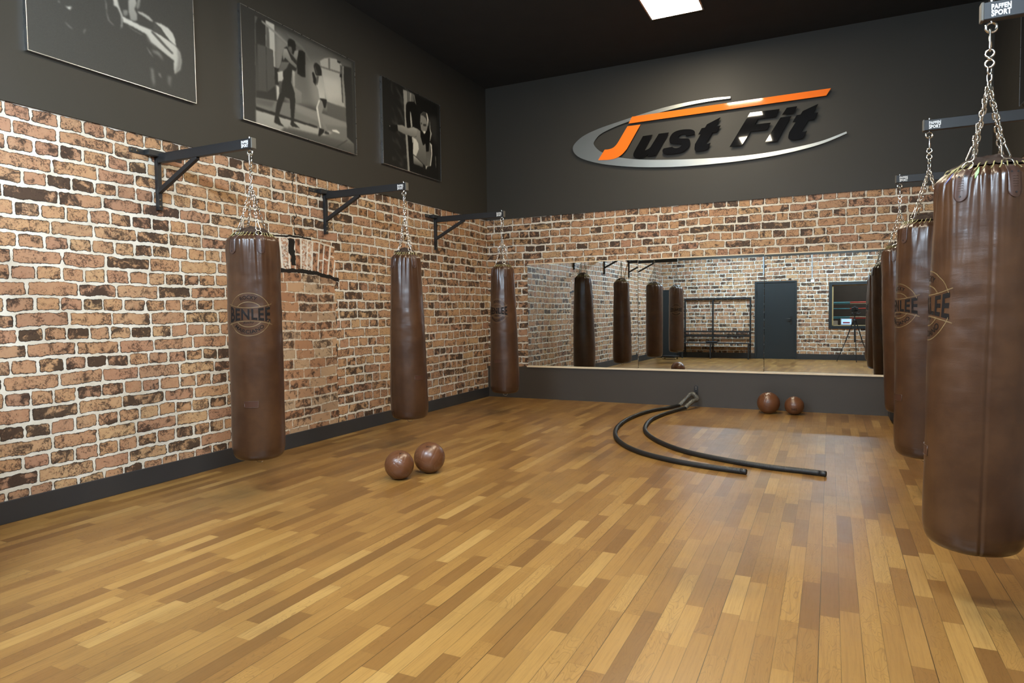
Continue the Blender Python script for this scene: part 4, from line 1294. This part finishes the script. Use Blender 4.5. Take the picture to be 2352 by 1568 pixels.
L3 = [
 ([(550, 290), (905, 455), (922, 1545), (510, 1415)], 16, 18, 2),
 ([(780, 600), (900, 640), (910, 1050), (800, 850)], 40, 34, 6),
 ([(412, 220), (472, 245), (474, 400), (452, 450), (466, 700), (510, 1418), (484, 1410), (440, 760), (425, 440)], 128, 120, 0),
 ([(474, 244), (560, 282), (572, 400), (478, 400)], 92, 84, 1),
 ([(514, 270), (530, 280), (522, 400), (510, 400)], 150, 120, 0),
 ([(562, 290), (575, 300), (600, 440), (590, 440)], 120, 110, 0),
 ([(468, 425), (500, 400), (535, 398), (590, 420), (640, 560), (650, 780), (545, 775), (470, 775), (452, 600), (456, 470)], 12, 12, 1),
 ([(480, 880), (540, 900), (560, 1000), (556, 1150), (570, 1290), (700, 1340), (720, 1480), (515, 1415)], 14, 14, 0),
 ([(512, 525), (526, 560), (538, 640), (548, 765), (528, 770), (514, 640)], 150, 150, 0),
 ([(795, 640), (806, 800), (826, 860), (802, 965), (780, 962), (796, 850)], 160, 150, 1),
 ([(658, 690), (664, 580), (705, 545), (750, 560), (776, 640), (770, 740), (752, 820), (712, 862), (672, 805)], 118, 105, 0),
 ([(664, 590), (704, 543), (752, 560), (772, 640), (758, 690), (742, 640), (702, 600)], 54, 46, 1),
 ([(700, 718), (746, 722), (744, 752), (704, 748)], 48, 44, 1),
 ([(668, 700), (684, 700), (684, 725), (668, 722)], 50, 48, 0),
 ([(746, 560), (760, 570), (780, 660), (772, 760), (764, 680)], 190, 170, 0),
 ([(330, 732), (400, 736), (480, 778), (565, 762), (625, 795), (645, 850), (585, 912), (500, 888), (420, 860), (338, 812)], 138, 96, 0),
 ([(196, 735), (330, 730), (337, 812), (285, 842), (205, 800)], 14, 14, 1),
 ([(215, 740), (226, 742), (226, 755), (216, 754)], 170, 170, 0),
 ([(620, 790), (700, 850), (745, 1000), (748, 1120), (760, 1320), (738, 1330), (620, 1210), (556, 1150), (560, 1000), (540, 905), (600, 905)], 118, 70, 0),
 ([(560, 915), (600, 940), (632, 1000), (640, 1080), (600, 1185), (556, 1150)], 178, 160, 1),
 ([(540, 905), (560, 905), (565, 980), (548, 1000)], 160, 130, 0),
 ([(560, 1165), (610, 1208), (700, 1300), (700, 1345), (562, 1290)], 150, 60, 1),
 ([(664, 800), (712, 862), (752, 824), (790, 780), (806, 850), (784, 1112), (745, 1115), (736, 1000), (700, 1030), (664, 900)], 10, 10, 0),
 ([(700, 820), (744, 830), (718, 866)], 200, 180, 0),
 ([(790, 985), (822, 1010), (832, 1150), (812, 1322), (760, 1338), (745, 1120), (784, 1112)], 70, 84, 0),
 ([(796, 985), (826, 1020), (833, 1150), (814, 1320), (800, 1330), (822, 1150), (812, 1040)], 190, 170, 0),
 ([(875, 1175), (882, 1180), (890, 1350), (884, 1350)], 100, 90, 0),
 ([(736, 1325), (768, 1320), (748, 1372), (738, 1370)], 150, 130, 0),
]
p3 = picture(6.443, 7.722, 3.070, 4.080, L3, cr3, 'dark framed photo of a woman boxer punching beside a bag, nearest the far corner', 24, streaks, gain=1.15)

# frame on the right wall, only its edge shows at the right border of the photo
t = empty('framed_photo', (RX - P_, 7.80, 3.18), 'dark framed photo on the right wall of which only an edge shows', 'picture')
mb = MB(); mb.b(-0.030, 0, -1.28, 0, 0, 0.006); mb.b(-0.030, 0, -1.28, 0, 1.004, 1.01); mb.b(-0.030, 0, -1.28, -1.274, 0.006, 1.004); mb.b(-0.030, 0, -0.006, 0, 0.006, 1.004)
mb.build('frame', M['alu'], t)
MB().b(-0.028, 0, -1.274, -0.006, 0.006, 1.004).build('print', M['black_plastic'], t)

# ------------------------------------------------------------------ rear wall, seen in the mirror
d = box_struct('door_1', DX0 + 0.05, DX1 - 0.05, RY, RY + 0.030, 0.004, DH - 0.05, M['door'])
fr = MB()
fr.b(DX0, DX0 + 0.05, RY, RY + 0.045, 0, DH); fr.b(DX1 - 0.05, DX1, RY, RY + 0.045, 0, DH); fr.b(DX0 + 0.05, DX1 - 0.05, RY, RY + 0.045, DH - 0.05, DH)
o = fr.build('door_frame', M['door'], d, bevel=0.003)
mb = MB(); mb.bevbox((-1.335, RY + 0.036, 1.02), (0.04, 0.012, 0.21), 0.004); mb.cyl((-1.335, RY + 0.04, 1.06), (-1.335, RY + 0.085, 1.06), 0.010, 12); mb.tube([(-1.335, RY + 0.08, 1.06), (-1.40, RY + 0.08, 1.06), (-1.455, RY + 0.08, 1.06)], 0.010, 10)
mb.build('door_handle', M['black_plastic'], d)
MB().cyl((-1.335, RY + 0.042, 0.965), (-1.335, RY + 0.048, 0.965), 0.011, 12).build('door_lock', M['chrome'], d)
for z in (0.25, 1.75):
    MB().cyl((DX0 + 0.055, RY + 0.050, z - 0.05), (DX0 + 0.055, RY + 0.050, z + 0.05), 0.010, 10).build('hinge', M['black_steel'], d)
# window into the next hall
wd = MB()
q = 0.075
wd.b(WX0 - 0.0, WX0 + q, RY - 0.12, RY + 0.02, WZ0, WZ1); wd.b(WX1 - q, WX1, RY - 0.12, RY + 0.02, WZ0, WZ1)
wd.b(WX0 + q, WX1 - q, RY - 0.12, RY + 0.02, WZ0, WZ0 + q); wd.b(WX0 + q, WX1 - q, RY - 0.12, RY + 0.02, WZ1 - q, WZ1)
win = wd.build('window_1', M['door']); struct(win)
wi = MB()
wi.b(WX0 + q, WX0 + q + 0.03, RY - 0.14, RY - 0.04, WZ0 + q, WZ1 - q); wi.b(WX0 + q, WX1 - q, RY - 0.14, RY - 0.04, WZ1 - q - 0.02, WZ1 - q)
wi.b(WX0 + q, WX1 - q, RY - 0.20, RY - 0.04, WZ0 + q, WZ0 + q + 0.015)
wi.build('window_frame', M['wood_pale'], win)
MB().b(WX0 + q + 0.03, WX1 - q, RY - 0.060, RY - 0.056, WZ0 + q + 0.015, WZ1 - q - 0.02).build('window_pane', M['glass'], win)
# hall beyond
hb = MB()
X0, X1, Y0, Y1 = -1.3, 2.2, RY - 3.0, RY - T
hb.b(X0, X1, Y0 - 0.05, Y0, 0, 3.0); hb.b(X0 - 0.05, X0, Y0, Y1, 0, 3.0); hb.b(X1, X1 + 0.05, Y0, Y1, 0, 3.0)
struct(hb.build('wall_hall', M['wood_dark']))
box_struct('floor_hall', X0, X1, Y0, RY - 0.3, -0.05, 0, M['wood_dark'])
box_struct('ceiling_hall', X0, X1, Y0, Y1, 3.0, 3.05, M['ceiling'])
t = empty('ceiling_light', (0.4, RY - 1.3, 3.0), 'unseen light panel added to brighten the hall behind the window', 'ceiling light')
MB().b(-0.3, 0.3, -0.3, 0.3, -0.02, -0.002).build('diffuser', M['hall_fill'], t)  # unseen glowing panel, added to brighten the hall and ring ropes
for z, ra, nm in ((1.48, 0.014, 'topmost'), (1.31, 0.014, 'second'), (1.05, 0.014, 'lowest')):
    t = empty('ring_rope', (X0, -2.0, z), nm + ' boxing ring rope, blue then red, seen through the window', 'rope', 'boxing ring ropes behind the window')
    MB().cyl((0, 0, 0), (1.31, 0, 0), ra, 10).build('blue_section', M['rope_blue'], t)
    MB().cyl((1.31, 0, 0), (3.5, 0, 0), ra, 10).build('red_section', M['rope_red'], t)
    if z != 1.31:
        MB().cyl((0, 0.0, -0.034 if z > 1.2 else 0.034), (1.31, 0.0, -0.034 if z > 1.2 else 0.034), ra * 0.9, 10).build('blue_section', M['rope_blue'], t)
        MB().cyl((1.31, 0, -0.034 if z > 1.2 else 0.034), (3.5, 0, -0.034 if z > 1.2 else 0.034), ra * 0.9, 10).build('white_section', M['rope_white'], t)
# tablet and white box on the window board
t = empty('tablet', (-0.045, RY - 0.13, WZ0 + q + 0.015), 'white tablet showing a blue and red screen on the window board', 'tablet')
Rt = Matrix.Rotation(rad(12), 4, 'X')
MB().bevbox((0, 0, 0.085), (0.27, 0.010, 0.17), 0.003, Rt).build('casing', M['white'], t)
MB().b(-0.112, 0.112, 0.0, 0.0015, -0.068, 0.068).build('screen', M['screen'], t).matrix_local = Matrix.Translation((0, 0.006, 0.085)) @ Rt
MB().b(-0.08, 0.08, 0.0, 0.001, -0.035, 0.0).build('picture', M['rope_red'], t).matrix_local = Matrix.Translation((0, 0.008, 0.078)) @ Rt
o = MB().bevbox((0, 0, 0.055), (0.11, 0.06, 0.11), 0.004).build('box', M['white']); o.location = (-0.295, RY - 0.10, WZ0 + q + 0.015)
tag(o, 'small white box in the corner of the window board', 'box')
# socket, cable ducts
o = MB().bevbox((0, 0.012, 0), (0.085, 0.024, 0.085), 0.005).build('light_switch', M['white']); o.location = (-0.83, RY, 2.03)
tag(o, 'small white square switch above and left of the window', 'switch')
for x, z0, w_, lab in ((-2.015, 2.24, 0.032, 'pale vertical cable duct above the dark door'), (-0.843, 2.12, 0.020, 'thin pale cable duct running up from the white switch')):
    o = MB().b(-w_ / 2, w_ / 2, 0, 0.02, 0, BRICK - z0).build('cable_duct', M['duct']); o.location = (x, RY, z0)
    tag(o, lab, 'cable duct', 'cable ducts on the rear wall')
o = MB().bevbox((0, 0.015, 0), (0.06, 0.03, 0.03), 0.004).build('door_sensor', M['black_plastic']); o.location = (-1.37, RY, 2.10)
tag(o, 'tiny black sensor just above the dark door', 'sensor')

# cloakroom bench with coat rail
cx0, cx1 = -4.10, -2.32
t = empty('cloakroom_bench', (0, RY + 0.03, 0), 'black steel cloakroom bench with tall coat rail between locker and door', 'bench')
BS = M['black_steel']
for x in (cx0 + 0.02, -3.32, cx1 - 0.02):
    MB().b(x - 0.02, x + 0.02, 0.0, 0.03, 0.0, 1.63).build('upright', BS, t)
    MB().b(x - 0.018, x + 0.018, 0.33, 0.365, 0.0, 0.40).build('leg', BS, t)
MB().b(cx0, cx1, -0.005, 0.035, 1.60, 1.645).build('coat_rail', BS, t)
for x in np.linspace(cx0 + 0.15, cx1 - 0.15, 10):
    MB().tube([(x, 0.035, 1.60), (x, 0.08, 1.585), (x, 0.10, 1.61)], 0.006, 6).build('hook', BS, t)
MB().b(cx0, cx1, 0.03, 0.055, 0.70, 0.745).build('back_slat', BS, t)
MB().b(cx0, cx1, 0.03, 0.055, 0.585, 0.63).build('back_slat', BS, t)
sb = MB()
for y in (0.035, 0.12, 0.205, 0.29): sb.b(cx0, cx1, y, y + 0.075, 0.40, 0.425)
sb.build('seat', BS, t)
o = MB().bevbox((0, 0, 0.02), (0.30, 0.17, 0.04), 0.015).build('pouch', M['black_plastic'], None); o.location = (-3.31, RY + 0.24, 0.425)
tag(o, 'flat black pouch lying on the middle of the bench seat', 'pouch')
# locker
t = empty('locker', (LX + 0.02, RY + 0.02, 0), 'tall dark grey steel locker in the corner left of the bench', 'locker')
MB().b(0, 0.50, 0, 0.50, 0.0, 1.88).build('cabinet_body', M['door'], t, bevel=0.004)
dd = MB().b(0.03, 0.47, 0.50, 0.515, 0.05, 1.85).build('cabinet_door', M['door'], t)
MB().cyl((0.42, 0.515, 1.0), (0.42, 0.54, 1.0), 0.015, 12).build('knob', M['chrome'], dd)
# wheeled board
t = empty('dolly', (-4.25, 0.35, 0), 'low black board on castors in front of the locker', 'dolly')
MB().bevbox((0, 0, 0.085), (0.42, 0.28, 0.03), 0.006).build('deck', M['black_plastic'], t)
for sx in (-1, 1):
    for sy in (-1, 1):
        MB().cyl((sx * 0.17 - 0.012, sy * 0.10, 0.034), (sx * 0.17 + 0.012, sy * 0.10, 0.034), 0.034, 14).build('castor', M['chrome'], t)
        MB().b(sx * 0.17 - 0.018, sx * 0.17 + 0.018, sy * 0.10 - 0.012, sy * 0.10 + 0.012, 0.05, 0.072).build('castor_fork', M['chrome'], t)

# camera on its tripod
t = empty('camera_tripod', (0.15, -0.12, 0), 'black camera tripod standing before the window in the mirror', 'tripod')
ap = Vector((0, 0, 1.02))
for ft in ((0.05, 0.10), (-0.38, -0.06), (0.34, -0.20)):
    f = Vector((ft[0], ft[1], 0.0)); m1 = ap.lerp(f, 0.50); m2 = ap.lerp(f, 0.52)
    MB().tube([ap + Vector((ft[0], ft[1], 0)) * 0.08, m1, m2, f + Vector((0, 0, 0.02)), f], [0.014, 0.014, 0.0095, 0.0085, 0.012], 10).build('leg', M['black_plastic'], t)
MB().lathe([(0, 0.98), (0.03, 0.98), (0.038, 1.0), (0.038, 1.03), (0.02, 1.05), (0, 1.05)], 16).build('crown', M['black_plastic'], t)
MB().cyl((0, 0, 0.48), (0, 0, 1.14), 0.013, 12).build('centre_column', M['black_plastic'], t)
hd = MB(); hd.bevbox((0, 0, 1.17), (0.07, 0.06, 0.07), 0.008); hd.cyl((-0.07, 0, 1.19), (0.07, 0, 1.19), 0.020, 14); hd.cyl((0.03, 0, 1.16), (0.13, -0.02, 1.20), 0.008, 8); hd.bevbox((0, 0, 1.235), (0.09, 0.07, 0.02), 0.004)
hd.build('tripod_head', M['black_plastic'], t)
t = empty('photo_camera', (0.15, -0.15, 1.245), 'black camera with lens mounted on the tripod', 'camera')
cm = MB(); cm.bevbox((0, 0, 0.05), (0.145, 0.06, 0.095), 0.010); cm.bevbox((0, 0, 0.108), (0.06, 0.05, 0.035), 0.010); cm.bevbox((-0.058, 0.022, 0.045), (0.03, 0.05, 0.085), 0.010)
cm.build('camera_body', M['black_plastic'], t)
MB().tube([(0, 0.028, 0.05), (0, 0.055, 0.05), (0, 0.060, 0.05), (0, 0.12, 0.05)], [0.034, 0.036, 0.040, 0.041], 20).build('lens', M['black_gloss'], t)
MB().tube([(0.07, 0, 0.07), (0.10, 0.01, 0.03), (0.11, 0.0, -0.06), (0.09, 0, -0.14), (0.05, 0.0, -0.10)], 0.005, 6).build('strap', M['black_plastic'], t)

# black punch pad leaning at the foot of the plinth behind the right-hand bags
t = empty('strike_pad', (0.78, 8.60, 0), 'black padded strike shield on the floor half hidden behind the right bags', 'strike shield')
MB().bevbox((0, 0, 0.15), (0.34, 0.40, 0.30), 0.05).build('padding', M['black_plastic'], t, bevel=0.01)
MB().tube([(-0.06, 0.0, 0.295), (-0.05, 0, 0.33), (0.05, 0, 0.33), (0.06, 0, 0.295)], 0.010, 8).build('handle', M['black_steel'], t)
